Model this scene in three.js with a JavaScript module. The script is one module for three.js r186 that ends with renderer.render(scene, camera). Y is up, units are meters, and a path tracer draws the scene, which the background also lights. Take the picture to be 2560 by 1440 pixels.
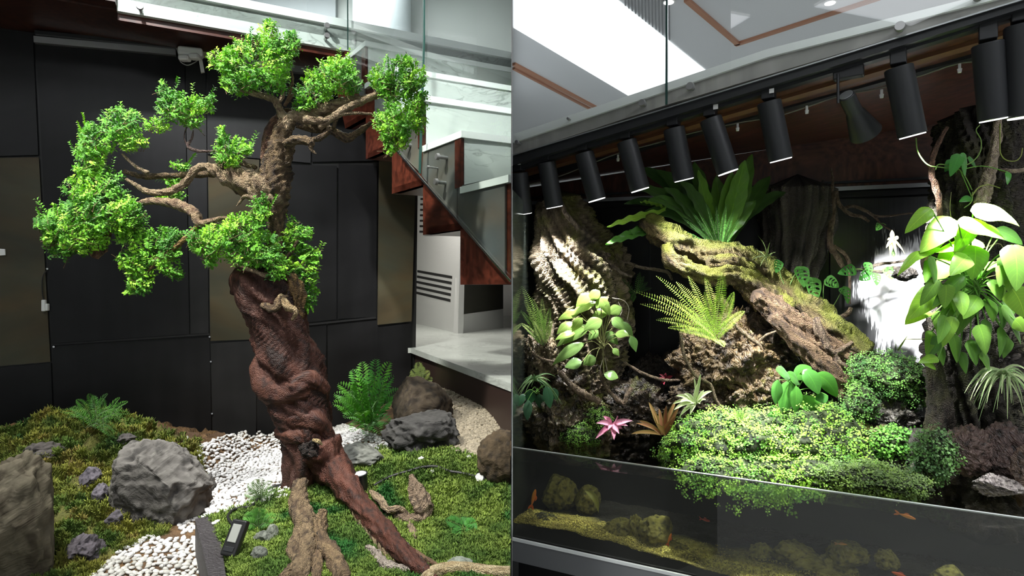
import * as THREE from 'three';
import { mergeGeometries, mergeVertices } from 'three/addons/utils/BufferGeometryUtils.js';
import { RoundedBoxGeometry } from 'three/addons/geometries/RoundedBoxGeometry.js';
import { RectAreaLightUniformsLib } from 'three/addons/lights/RectAreaLightUniformsLib.js';
import { createNoise3D } from 'simplex-noise';

// ---------- camera, exposure ----------
const scene = new THREE.Scene();
const FOCAL = 1500, EYE = 1.6;                       // focal length for a 2560 x 1440 image
const camera = new THREE.PerspectiveCamera(2 * Math.atan(720 / FOCAL) * 180 / Math.PI, 16 / 9, 0.05, 60);
camera.position.set(0, EYE, 0); camera.lookAt(0, EYE, -1); camera.updateMatrixWorld();
const renderer = new THREE.WebGLRenderer({ antialias: true });
renderer.toneMapping = THREE.LinearToneMapping; renderer.toneMappingExposure = 1.0;
renderer.shadowMap.enabled = true;
scene.background = new THREE.Color(0x000000);
RectAreaLightUniformsLib.init();
const V = (x, y, z) => new THREE.Vector3(x, y, z);
function spot(p, target, cd, angleDeg, penumbra = 0.6, color = 0xffffff, soft = 2) {
  const l = new THREE.SpotLight(color, cd, 0, angleDeg * Math.PI / 180, penumbra, 2);
  l.position.copy(p); l.target.position.copy(target); l.castShadow = true; l.shadow.radius = soft;
  scene.add(l, l.target); return l;
}
function area(p, w, h, nits, color = 0xffffff) {     // faces straight down
  const l = new THREE.RectAreaLight(color, nits, w, h);
  l.position.copy(p); l.lookAt(p.x, p.y - 1, p.z); scene.add(l); return l;
}
const CEIL = 4.2;
const LAMPS = {                                       // added ceiling panels that fill the hall with light: x, z, width, depth, nits
  panels: [[-2.3, -0.7, 1.2, 1.2, 4.2], [-0.75, 0.9, 1.2, 1.2, 4.2], [2.4, 0.3, 1.2, 1.2, 18.0], [-1.6, -4.35, 1.6, 0.5, 30.0], [3.4, -4.3, 1.2, 1.2, 8.0]],
  skylight: 14.0, track: 5.0,
};

// ---------- random, noise ----------
let seed = 7;
const rnd = () => { seed |= 0; seed = seed + 0x6D2B79F5 | 0; let t = Math.imul(seed ^ seed >>> 15, 1 | seed); t = t + Math.imul(t ^ t >>> 7, 61 | t) ^ t; return ((t ^ t >>> 14) >>> 0) / 4294967296; };
const rr = (a, b) => a + (b - a) * rnd();
const n3 = createNoise3D(rnd);
const fbm = (x, y, z, o = 4) => { let s = 0, a = 0.5, f = 1; for (let i = 0; i < o; i++) { s += a * n3(x * f, y * f, z * f); a *= 0.5; f *= 2.03; } return s; };
const clamp = (x, a, b) => Math.min(b, Math.max(a, x));
const S = (a, b, x) => { const t = clamp((x - a) / (b - a), 0, 1); return t * t * (3 - 2 * t); };
const lerp = (a, b, t) => a + (b - a) * t;
const C = (h) => new THREE.Color(h);
const mixc = (a, b, t) => a.clone().lerp(b, clamp(t, 0, 1));

// ---------- places: a sight line met with a plane, the ground, or a distance ----------
const P = (px, py, d) => V((px - 1280) / FOCAL * d, EYE + (720 - py) / FOCAL * d, -d);
const onPlane = (px, py, p, n) => { const r = P(px, py, 1).sub(V(0, EYE, 0)); const t = p.clone().sub(V(0, EYE, 0)).dot(n) / r.dot(n); return V(0, EYE, 0).addScaledVector(r, t); };
const proj = (p) => [1280 + p.x / -p.z * FOCAL, 720 - (p.y - EYE) / -p.z * FOCAL];
function inside(poly, x, y) { let c = false; for (let i = 0, j = poly.length - 1; i < poly.length; j = i++) { const [a, b] = poly[i], [e, f] = poly[j]; if ((b > y) !== (f > y) && x < (e - a) * (y - b) / (f - b) + a) c = !c; } return c; }

// ---------- naming ----------
const used = {};
function numbered(n) { const k = used[n] = (used[n] ?? -1) + 1; return k ? n + '_' + String(k).padStart(3, '0') : n; }
function thing(name, label, category, base = V(0, 0, 0), group) {
  const o = new THREE.Group(); o.name = numbered(name); o.position.copy(base); scene.add(o);
  o.userData = { label, category }; if (group) o.userData.group = group; return o;
}
function structure(name, base = V(0, 0, 0)) { const o = new THREE.Group(); o.name = name; o.position.copy(base); scene.add(o); o.userData = { kind: 'structure' }; return o; }
const originOf = (o) => { const v = V(0, 0, 0); while (o && o !== scene) { v.add(o.position); o = o.parent; } return v; };
function obj(name, geo, mat, parent = scene, extra) {   // geometry given in the world, stored about its parent's base
  const o = originOf(parent); geo.translate(-o.x, -o.y, -o.z);
  const m = new THREE.Mesh(geo, mat); m.name = parent === scene ? numbered(name) : name; m.castShadow = m.receiveShadow = true;
  if (extra) Object.assign(m.userData, extra);
  parent.add(m); return m;
}
function single(name, geo, mat, label, category, group) {
  geo.computeBoundingBox(); const b = geo.boundingBox, base = V((b.min.x + b.max.x) / 2, b.min.y, (b.min.z + b.max.z) / 2);
  geo.translate(-base.x, -base.y, -base.z);
  const m = obj(name, geo, mat); m.position.copy(base); m.userData = { label, category }; if (group) m.userData.group = group; return m;
}

// ---------- textures ----------
const wrap = (f, u, v, k) => { // tileable noise on a torus
  const a = u * Math.PI * 2, b = v * Math.PI * 2, r = k / (Math.PI * 2);
  return f(Math.cos(a) * r + 11, Math.sin(a) * r + Math.cos(b) * r * 1.3, Math.sin(b) * r * 1.3 + 5);
};
function tex(n, fn, srgb = true, rep = 1) {
  const d = new Uint8Array(n * n * 4);
  for (let y = 0; y < n; y++) for (let x = 0; x < n; x++) { const c = fn(x / n, y / n), i = (y * n + x) * 4; if (typeof c === 'number') d[i] = d[i + 1] = d[i + 2] = clamp(c, 0, 1) * 255; else { d[i] = clamp(c[0], 0, 1) * 255; d[i + 1] = clamp(c[1], 0, 1) * 255; d[i + 2] = clamp(c[2], 0, 1) * 255; } d[i + 3] = 255; }
  const t = new THREE.DataTexture(d, n, n); t.wrapS = t.wrapT = THREE.RepeatWrapping; t.magFilter = THREE.LinearFilter; t.minFilter = THREE.LinearFilter;
  if (srgb) t.colorSpace = THREE.SRGBColorSpace; t.repeat.set(rep, rep); t.needsUpdate = true; return t;
}
const T = {
  rock: tex(256, (u, v) => 0.5 + 0.5 * wrap((x, y, z) => fbm(x, y, z, 5), u, v, 14) + 0.25 * Math.abs(wrap(n3, u, v, 22)), false, 4),
  bark: tex(256, (u, v) => { const s = wrap((x, y, z) => fbm(x * 2.6, y * 2.6, z * 0.5, 4), u, v * 0.999, 9); return 0.55 - Math.abs(s) * 0.9 + 0.2 * wrap(n3, u, v, 50); }, false, 5),
  fine: tex(256, (u, v) => 0.5 + 0.3 * wrap(n3, u, v, 46) + 0.3 * wrap(n3, u, v, 90), false, 6),
  smooth: tex(128, (u, v) => 0.5 + 0.5 * wrap((x, y, z) => fbm(x, y, z, 3), u, v, 4), false, 1),
  marble: tex(512, (u, v) => { const w = wrap((x, y, z) => fbm(x, y, z, 4), u, v, 3), q = wrap((x, y, z) => fbm(x * 2 + w * 2.2, y * 2, z * 2 + w, 5), u, v, 3); const vein = Math.pow(1 - Math.min(1, Math.abs(q) * 3.2), 5) * 0.22 * S(-0.1, 0.4, w + 0.15); const b = 0.86 + 0.08 * w - vein; return [b * 0.985, b, b * 0.985]; }, true, 1),
  wood: tex(256, (u, v) => { const g = wrap((x, y, z) => fbm(x * 4, y * 0.4, z * 4, 4), u, v, 8); const b = 0.8 + 0.35 * g; return [b, b * 0.95, b * 0.9]; }, true, 1),
  black: tex(256, (u, v) => { const g = wrap((x, y, z) => fbm(x, y, z, 5), u, v, 4), s = wrap((x, y, z) => fbm(x * 6, y * 0.2, z * 0.3, 3), u, v, 6); const b = 0.78 + 0.22 * g + 0.12 * s; return [b, b, b]; }, true, 0.5),
  olive: tex(256, (u, v) => { const g = wrap((x, y, z) => fbm(x, y, z, 5), u, v, 3), h = wrap((x, y, z) => fbm(x + 4, y, z, 3), u, v, 5); const b = 0.85 + 0.25 * g; return [b * (1 + 0.12 * h), b, b * (1 - 0.1 * h)]; }, true, 0.6),
  leaf: tex(128, (u, v) => { const a = Math.abs(u - 0.5) * 2, side = Math.abs(((v * 9 - a * 1.6) % 1 + 1) % 1 - 0.5) * 2; const vein = Math.max(S(0.06, 0.0, a), 0.55 * S(0.86, 1, side)); const b = 0.82 + 0.18 * vein; return [b * (0.92 + 0.08 * vein), b, b * (0.85 + 0.15 * vein)]; }, true, 1),
  spotPoolScale: null,
};
// ---------- materials ----------
const std = (o) => new THREE.MeshStandardMaterial(o), phy = (o) => new THREE.MeshPhysicalMaterial(o);
const rgb = (r, g, b) => new THREE.Color().setRGB(r, g, b);
const M = {
  black: phy({ color: rgb(0.017, 0.017, 0.018), map: T.black, roughness: 0.36, specularIntensity: 0.5 }),
  charcoal: phy({ color: rgb(0.026, 0.026, 0.027), map: T.black, roughness: 0.5, specularIntensity: 0.5 }),
  olive: phy({ color: rgb(0.088, 0.076, 0.045), map: T.olive, roughness: 0.42, specularIntensity: 0.5 }),
  mahogany: phy({ color: rgb(0.115, 0.03, 0.018), map: T.wood, roughness: 0.3 }),
  mahoganyDull: phy({ color: rgb(0.075, 0.028, 0.02), map: T.wood, roughness: 0.4 }),
  brownBoard: phy({ color: rgb(0.15, 0.06, 0.042), map: T.wood, roughness: 0.38 }),
  tankGlass: phy({ color: rgb(0.62, 0.63, 0.56), transmission: 0.95, thickness: 0, roughness: 0.0, ior: 1.5 }),  // grey diffuse share puts the haze of murky water into the pane
  sideGlass: std({ color: rgb(0.34, 0.40, 0.34), roughness: 0.12, metalness: 0.75 }),
  columnPaint: std({ color: rgb(0.36, 0.39, 0.39), roughness: 0.6 }),
  marble: phy({ color: rgb(0.84, 0.87, 0.85), map: T.marble, roughness: 0.28 }),
  nosing: phy({ color: rgb(0.86, 0.88, 0.86), roughness: 0.25 }),
  whitePaint: std({ color: rgb(0.78, 0.78, 0.76), roughness: 0.6 }),
  cabinet: std({ color: rgb(0.72, 0.73, 0.72), roughness: 0.5, bumpMap: T.wood, bumpScale: 0.0005 }),
  wall: std({ color: rgb(0.66, 0.67, 0.65), roughness: 0.85 }),
  ceiling: std({ color: rgb(0.80, 0.81, 0.82), roughness: 0.8 }),
  copper: phy({ color: rgb(0.62, 0.30, 0.18), roughness: 0.35, metalness: 0.4 }),
  floor: std({ color: rgb(0.60, 0.60, 0.58), roughness: 0.6 }),
  divide: std({ color: rgb(0.12, 0.12, 0.12), roughness: 0.9 }),
  steel: std({ color: rgb(0.62, 0.62, 0.63), roughness: 0.22, metalness: 1 }),
  boltSteel: std({ color: rgb(0.42, 0.42, 0.42), roughness: 0.42, metalness: 0.9 }),
  greyMetal: std({ color: rgb(0.38, 0.39, 0.40), roughness: 0.35, metalness: 0.7 }),
  blackMetal: phy({ color: rgb(0.022, 0.023, 0.025), roughness: 0.42, specularIntensity: 0.7 }),
  blackPlastic: phy({ color: rgb(0.012, 0.012, 0.012), roughness: 0.35 }),
  beige: std({ color: rgb(0.55, 0.52, 0.34), roughness: 0.6 }),
  lens: std({ color: rgb(0.9, 0.9, 0.9), roughness: 0.4, emissive: rgb(1, 1, 1), emissiveIntensity: 1.6 }),
  dimLens: phy({ color: rgb(0.6, 0.6, 0.58), roughness: 0.15, clearcoat: 1 }),
  panelGlow: std({ color: rgb(0.9, 0.9, 0.9), emissive: rgb(1, 1, 1), emissiveIntensity: 2 }),
  glass: phy({ color: rgb(0.90, 0.95, 0.93), transmission: 1, thickness: 0, roughness: 0.0, ior: 1.5 }),
  glassEdge: phy({ color: rgb(0.02, 0.06, 0.05), roughness: 0.3 }),
  glassClear: phy({ color: rgb(0.95, 0.97, 0.96), transmission: 1, thickness: 0, roughness: 0.0, ior: 1.5 }),
  water: phy({ color: rgb(0.92, 0.95, 0.86), transmission: 1, thickness: 0, roughness: 0.0, ior: 1.33 }),
  soil: std({ vertexColors: true, roughness: 0.95, bumpMap: T.rock, bumpScale: 0.01 }),
  rock: std({ vertexColors: true, roughness: 0.9, bumpMap: T.rock, bumpScale: 0.002 }),
  wetRock: phy({ vertexColors: true, roughness: 0.5, bumpMap: T.rock, bumpScale: 0.012 }),
  bark: std({ vertexColors: true, roughness: 0.85, bumpMap: T.bark, bumpScale: 0.012 }),
  redwood: phy({ vertexColors: true, roughness: 0.62, bumpMap: T.bark, bumpScale: 0.004, specularIntensity: 0.6 }),
  twig: std({ vertexColors: true, roughness: 0.8 }),
  smallLeaf: phy({ vertexColors: true, roughness: 0.9, transmission: 0.3, thickness: 0, clearcoat: 0.18, clearcoatRoughness: 0.35 }),
  bigLeaf: phy({ vertexColors: true, map: T.leaf, roughness: 0.9, transmission: 0.28, thickness: 0, clearcoat: 0.45, clearcoatRoughness: 0.3 }),
  moss: std({ color: 0xffffff, roughness: 0.95 }),
  instLeaf: phy({ color: 0xffffff, roughness: 0.9, transmission: 0.3, thickness: 0, clearcoat: 0.3, clearcoatRoughness: 0.4 }),
  pebble: std({ color: rgb(0.52, 0.51, 0.475), roughness: 0.55 }),
  pebbleGrey: std({ color: rgb(0.42, 0.41, 0.375), roughness: 0.6 }),
  pebbleInst: std({ color: 0xffffff, roughness: 0.6 }),
  cable: phy({ color: rgb(0.01, 0.01, 0.01), roughness: 0.5 }),
  fish: phy({ vertexColors: true, roughness: 0.35 }),
};

// ---------- mesh builder ----------
class MB {
  constructor() { this.v = []; this.c = []; this.t = []; this.i = []; this.seams = []; }
  get n() { return this.v.length / 3; }
  vert(p, c, u = 0, w = 0) { this.v.push(p.x, p.y, p.z); this.c.push(c ? c.r : 1, c ? c.g : 1, c ? c.b : 1); this.t.push(u, w); return this.n - 1; }
  tri(a, b, c) { this.i.push(a, b, c); }
  grid(nu, nv, fn, closed = false) {          // fn(u, v) -> [point, colour, tu, tv]
    const o = this.n;
    for (let j = 0; j <= nv; j++) for (let i = 0; i <= nu; i++) { const [p, c, a, b] = fn(i / nu, j / nv); this.vert(p, c, a ?? i / nu, b ?? j / nv); }
    for (let j = 0; j < nv; j++) for (let i = 0; i < nu; i++) { const a = o + j * (nu + 1) + i, b = a + 1, d = a + nu + 1, e = d + 1; this.i.push(a, b, e, a, e, d); }
    if (closed) for (let j = 0; j <= nv; j++) this.seams.push([o + j * (nu + 1), o + j * (nu + 1) + nu]);
    return this;
  }
  geo(clipX) {
    if (clipX) for (let k = 0; k < this.v.length; k += 3) this.v[k] = clipX < 0 ? Math.min(this.v[k], clipX) : Math.max(this.v[k], clipX);
    const g = new THREE.BufferGeometry();
    g.setAttribute('position', new THREE.Float32BufferAttribute(this.v, 3)); g.setAttribute('color', new THREE.Float32BufferAttribute(this.c, 3)); g.setAttribute('uv', new THREE.Float32BufferAttribute(this.t, 2));
    g.setIndex(this.i); g.computeVertexNormals();
    const N = g.attributes.normal;
    for (const [a, b] of this.seams) { const x = N.getX(a) + N.getX(b), y = N.getY(a) + N.getY(b), z = N.getZ(a) + N.getZ(b), l = Math.hypot(x, y, z) || 1; N.setXYZ(a, x / l, y / l, z / l); N.setXYZ(b, x / l, y / l, z / l); }
    return g;
  }
  // a limb through points [Vector3, radius]; knots and grooves run along it
  limb(pts, { nu = 14, per = 9, rough = 0.16, groove = 0.12, twist = 1.5, k = 3, cols = ['#5a4632', '#8a7458', '#3a2a1e'], moss = null, sd = 0, cap = true, flat = 1 } = {}) {
    const cv = new THREE.CatmullRomCurve3(pts.map((p) => p[0]), false, 'centripetal'), nv = Math.max(4, (pts.length - 1) * per);
    const [c1, c2, c3] = cols.map(C), mc = moss ? C(moss) : null;
    const cen = [], tan = [], nor = [], rad = [], len = [];
    let prev = null, L = 0;
    for (let j = 0; j <= nv; j++) {
      const s = j / nv, p = cv.getPoint(s), t = cv.getTangent(s), f = s * (pts.length - 1), a = Math.min(pts.length - 2, Math.floor(f));
      if (!prev) { const h = Math.abs(t.z) < 0.9 ? V(0, 0, 1) : V(0, 1, 0); prev = h.addScaledVector(t, -h.dot(t)).normalize(); } else prev = prev.clone().addScaledVector(t, -prev.dot(t)).normalize();
      if (j) L += p.distanceTo(cen[j - 1]);
      cen.push(p); tan.push(t); nor.push(prev); len.push(L); const q = S(0, 1, f - a); rad.push(lerp(pts[a][1], pts[a + 1][1], q));
    }
    this.grid(nu, nv, (u, v) => {
      const j = Math.round(v * nv), th = (u === 1 ? 0 : u) * Math.PI * 2 + Math.PI, r0 = rad[j], bin = tan[j].clone().cross(nor[j]), l = len[j], tt = th + twist * l * 2;
      const R = Math.max(r0, 0.004);
      const g = fbm(Math.cos(tt) * k * 0.7 + sd, Math.sin(tt) * k * 0.7 - sd, l / (R * 9) + sd * 3, 3), h = fbm(Math.cos(th) * 1.1 + sd * 2, Math.sin(th) * 1.1, l / (R * 3.2) + sd, 3), f2 = n3(Math.cos(tt) * k * 2, Math.sin(tt) * k * 2, l / (R * 4) + sd);
      let r = r0 * (1 + rough * h * 2 + groove * (g * 2 + 0.35 * f2));
      const dir = nor[j].clone().multiplyScalar(Math.cos(th) * flat).addScaledVector(bin, Math.sin(th));
      const p = cen[j].clone().addScaledVector(dir, r);
      let c = mixc(mixc(c1, c2, 0.5 + g * 1.6), c3, S(0.1, 0.55, -f2 * 0.5 + h));
      if (mc) { const up = dir.y; c = mixc(c, mc, S(-0.15, 0.55, up * 0.7 + fbm(p.x * 6, p.y * 6, p.z * 6, 3) * 0.9)); }
      return [p, c, u * 2 * Math.PI * Math.max(r0, 0.01), l];
    }, true);
    if (cap) for (const [j, flip] of [[0, 1], [nv, 0]]) {
      const o = this.n - (nv + 1) * (nu + 1) - (flip ? 0 : 1), st = o + j * (nu + 1), c = mixc(c1, c3, 0.4);
      const m = this.vert(cen[j].clone().addScaledVector(tan[j], (flip ? -1 : 1) * rad[j] * 0.5), c, 0, len[j]);
      for (let i = 0; i < nu; i++) flip ? this.tri(m, st + i + 1, st + i) : this.tri(m, st + i, st + i + 1);
    }
    return this;
  }
  tube(pts, r0, r1, col, nu = 5, per = 5) { const n = pts.length - 1; const c = C(col); const cv = new THREE.CatmullRomCurve3(pts, false, 'centripetal'), nv = n * per;
    let prev = null; const fr = [];
    for (let j = 0; j <= nv; j++) { const p = cv.getPoint(j / nv), t = cv.getTangent(j / nv); if (!prev) { const h = Math.abs(t.y) < 0.9 ? V(0, 1, 0) : V(1, 0, 0); prev = h.addScaledVector(t, -h.dot(t)).normalize(); } else prev = prev.clone().addScaledVector(t, -prev.dot(t)).normalize(); fr.push([p, prev, t.clone().cross(prev)]); }
    this.grid(nu, nv, (u, v) => { const [p, a, b] = fr[Math.round(v * nv)], th = (u === 1 ? 0 : u) * Math.PI * 2, r = lerp(r0, r1, v); return [p.clone().addScaledVector(a, Math.cos(th) * r).addScaledVector(b, Math.sin(th) * r), c]; }, true);
    return this; }
  // a leaf blade from b over c to t (quadratic), width w, facing f
  blade(b, c, t, w, prof, f, { seg = 8, across = 4, fold = 0.15, wave = 0, waves = 5, c1, c2 = null, edge = null, curl = 0 } = {}) {
    const cc1 = c1, cc2 = c2 ?? c1;
    this.grid(across, seg, (u, v) => {
      const a = (1 - v) * (1 - v), bb = 2 * v * (1 - v), d = v * v;
      const p = b.clone().multiplyScalar(a).addScaledVector(c, bb).addScaledVector(t, d);
      const tg = c.clone().sub(b).multiplyScalar(1 - v).addScaledVector(t.clone().sub(c), v).normalize();
      const sd = tg.clone().cross(f).normalize(), nm = sd.clone().cross(tg).normalize(), x = (u - 0.5) * 2, hw = w * 0.5 * prof(v);
      p.addScaledVector(sd, x * hw).addScaledVector(nm, Math.abs(x) * hw * fold * 2 - x * x * hw * curl + wave * w * Math.sin(v * waves * 6.283 + (x > 0 ? 1 : 0)) * x * x);
      return [p, mixc(mixc(cc1, cc2, v), edge ?? cc1, edge ? x * x * x * x * 0.8 : 0), u, v];
    });
    return this;
  }
  // tiny leaf: four triangles
  tiny(p, dir, up, l, w, col, bend = 0.15) {
    const sd = dir.clone().cross(up).normalize(), nm = sd.clone().cross(dir).normalize(), o = this.n;
    this.vert(p, col); const m = p.clone().addScaledVector(dir, l * 0.55).addScaledVector(nm, l * bend);
    this.vert(m.clone().addScaledVector(sd, w * 0.5).addScaledVector(nm, w * 0.12), col); this.vert(m, col); this.vert(m.clone().addScaledVector(sd, -w * 0.5).addScaledVector(nm, w * 0.12), col);
    this.vert(p.clone().addScaledVector(dir, l), col);
    this.i.push(o, o + 1, o + 2, o, o + 2, o + 3, o + 1, o + 4, o + 2, o + 2, o + 4, o + 3);
  }
}
const prof = {
  oval: (s) => Math.pow(Math.sin(Math.PI * clamp(s * 0.97 + 0.015, 0, 1)), 0.75),
  heart: (s) => (s < 0.22 ? 0.35 + 0.65 * Math.sin(s / 0.22 * Math.PI / 2) : Math.pow(Math.cos((s - 0.22) / 0.78 * Math.PI / 2), 0.72)) + 0.01,
  lance: (s) => Math.pow(Math.sin(Math.PI * Math.pow(clamp(s, 0.01, 0.995), 0.8)), 0.9),
  strap: (s) => Math.min(1, 0.35 + s * 1.6) * Math.pow(clamp(1 - Math.pow(s, 3), 0.005, 1), 0.7),
  grass: (s) => (1 - s * 0.92) * Math.min(1, 0.6 + s),
};
// a prism on a planar outline; u, v in metres
function slab(pts, off) {
  const e1 = pts[1].clone().sub(pts[0]).normalize(); let nrm = V(0, 0, 0);
  for (let i = 0; i < pts.length; i++) { const a = pts[i], b = pts[(i + 1) % pts.length]; nrm.add(V((a.y - b.y) * (a.z + b.z), (a.z - b.z) * (a.x + b.x), (a.x - b.x) * (a.y + b.y))); }
  nrm.normalize(); const e2 = nrm.clone().cross(e1);
  const q = pts.map((p) => new THREE.Vector2(p.clone().sub(pts[0]).dot(e1), p.clone().sub(pts[0]).dot(e2)));
  const tris = THREE.ShapeUtils.triangulateShape(q, []), pos = [], uv = [];
  const wu = (p) => Math.abs(nrm.y) > 0.7 ? [p.x, p.z] : [p.x * 0.9 + p.z * 0.45, p.y];
  const push = (p) => { pos.push(p.x, p.y, p.z); uv.push(...wu(p)); };
  const flip = off.dot(nrm) > 0, sheet = off.lengthSq() < 1e-12;
  for (const [a, b, c] of tris) { const f = flip ? [a, c, b] : [a, b, c]; f.forEach((k) => push(pts[k])); if (!sheet) [f[0], f[2], f[1]].forEach((k) => push(pts[k].clone().add(off))); }
  if (!sheet) for (let i = 0; i < pts.length; i++) { const a = pts[i], b = pts[(i + 1) % pts.length], c = b.clone().add(off), d = a.clone().add(off); const f = flip ? [a, b, c, a, c, d] : [a, c, b, a, d, c]; f.forEach((p) => { pos.push(p.x, p.y, p.z); uv.push(p.x + p.z * 0.5, p.y + p.z * 0.5); }); }
  const g = new THREE.BufferGeometry(); g.setAttribute('position', new THREE.Float32BufferAttribute(pos, 3)); g.setAttribute('uv', new THREE.Float32BufferAttribute(uv, 2)); g.computeVertexNormals(); return g;
}
const box = (a, b) => { const g = new THREE.BoxGeometry(Math.abs(b.x - a.x), Math.abs(b.y - a.y), Math.abs(b.z - a.z)); g.translate((a.x + b.x) / 2, (a.y + b.y) / 2, (a.z + b.z) / 2); return g; };
const cyl = (a, b, r0, r1 = r0, n = 20, open = false) => { const d = b.clone().sub(a), g = new THREE.CylinderGeometry(r1, r0, d.length(), n, 1, open); g.applyQuaternion(new THREE.Quaternion().setFromUnitVectors(V(0, 1, 0), d.clone().normalize())); const m = a.clone().add(b).multiplyScalar(0.5); g.translate(m.x, m.y, m.z); return g; };
const bar = (a, b, w, h) => { const d = b.clone().sub(a), L = d.length(), g = new THREE.BoxGeometry(L, h, w); const yaw = Math.atan2(-d.z, d.x), pitch = Math.asin(d.y / L); g.rotateZ(pitch); g.rotateY(yaw); const m = a.clone().add(b).multiplyScalar(0.5); g.translate(m.x, m.y, m.z); return g; };
const merge = (...g) => mergeGeometries(g.map((x) => x.index ? x.toNonIndexed() : x));
// a stone: displaced ball with flattened facets
function stone(c, r, sd, { det = 14, amp = 0.22, fine = 0.05, cuts = 7, cols = ['#6f6c66', '#8f8a82', '#4c4a48'], yaw = 0, dark = 1, clip = 0, moss = null, mossAt = 0.3, crumb = 0 } = {}) {
  let g = new THREE.IcosahedronGeometry(1, det); g.deleteAttribute('normal'); g.deleteAttribute('uv'); g = mergeVertices(g, 1e-4);
  const p = g.attributes.position, n = p.count, col = new Float32Array(n * 3), uv = new Float32Array(n * 2), keep = seed; seed = 1000 + sd * 77;
  const pl = []; for (let i = 0; i < cuts; i++) { const a = V(rr(-1, 1), rr(-0.6, 1), rr(-1, 1)).normalize(); pl.push([a, rr(0.62, 0.9)]); } seed = keep;
  const [c1, c2, c3] = cols.map((h) => C(h).multiplyScalar(dark)), mc = moss ? C(moss) : null, cy = Math.cos(yaw), sy = Math.sin(yaw);
  for (let i = 0; i < n; i++) {
    const v = V(p.getX(i), p.getY(i), p.getZ(i)), o = v.clone();
    v.multiplyScalar(1 + amp * fbm(o.x * 1.3 + sd * 3.1, o.y * 1.3, o.z * 1.3 - sd, 3) * 1.6);
    for (const [a, k] of pl) { const d = v.dot(a) - k; if (d > 0) v.addScaledVector(a, -d * 0.85); }
    const f = fbm(o.x * 4 + sd, o.y * 4, o.z * 4, 4); v.multiplyScalar(1 + fine * f * 1.6 + crumb * Math.abs(n3(o.x * 7 + sd, o.y * 7, o.z * 7)) + crumb * 0.7 * n3(o.x * 15, o.y * 15 + sd, o.z * 15));
    const x = v.x * r.x, z = v.z * r.z; v.set(c.x + x * cy + z * sy, c.y + v.y * r.y, c.z - x * sy + z * cy);
    if (clip) v.x = clip < 0 ? Math.min(v.x, clip) : Math.max(v.x, clip);
    let q = mixc(mixc(c1, c2, 0.5 + f * 1.3), c3, S(0.1, 0.7, fbm(o.x * 2.2 - sd, o.y * 2.2 + 5, o.z * 2.2, 4) * 1.6));
    if (mc) q = mixc(q, mc, S(0, 0.5, o.y * 0.6 - mossAt + fbm(o.x * 3 + 7, o.y * 3, o.z * 3 + sd, 3)));
    p.setXYZ(i, v.x, v.y, v.z); col.set([q.r, q.g, q.b], i * 3); uv.set([v.x + v.z * 0.5, v.y + v.z * 0.5], i * 2);
  }
  g.setAttribute('color', new THREE.BufferAttribute(col, 3)); g.setAttribute('uv', new THREE.BufferAttribute(uv, 2)); g.computeVertexNormals(); return g;
}
function scatter(name, geo, mat, list, parent, extra) {      // many alike bits that nobody could count: one object
  const m = new THREE.InstancedMesh(geo, mat, list.length), o = new THREE.Object3D();
  list.forEach((e, i) => { o.position.copy(e.p); o.quaternion.copy(e.q); o.scale.copy(e.s); o.updateMatrix(); m.setMatrixAt(i, o.matrix); m.setColorAt(i, e.c); });
  m.name = parent === scene ? numbered(name) : name; m.castShadow = m.receiveShadow = true; Object.assign(m.userData, extra, { kind: 'stuff' }); parent.add(m); return m;
}
const randQ = (tilt = 0.5) => new THREE.Quaternion().setFromEuler(new THREE.Euler(rr(-tilt, tilt), rr(0, 6.283), rr(-tilt, tilt)));

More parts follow.
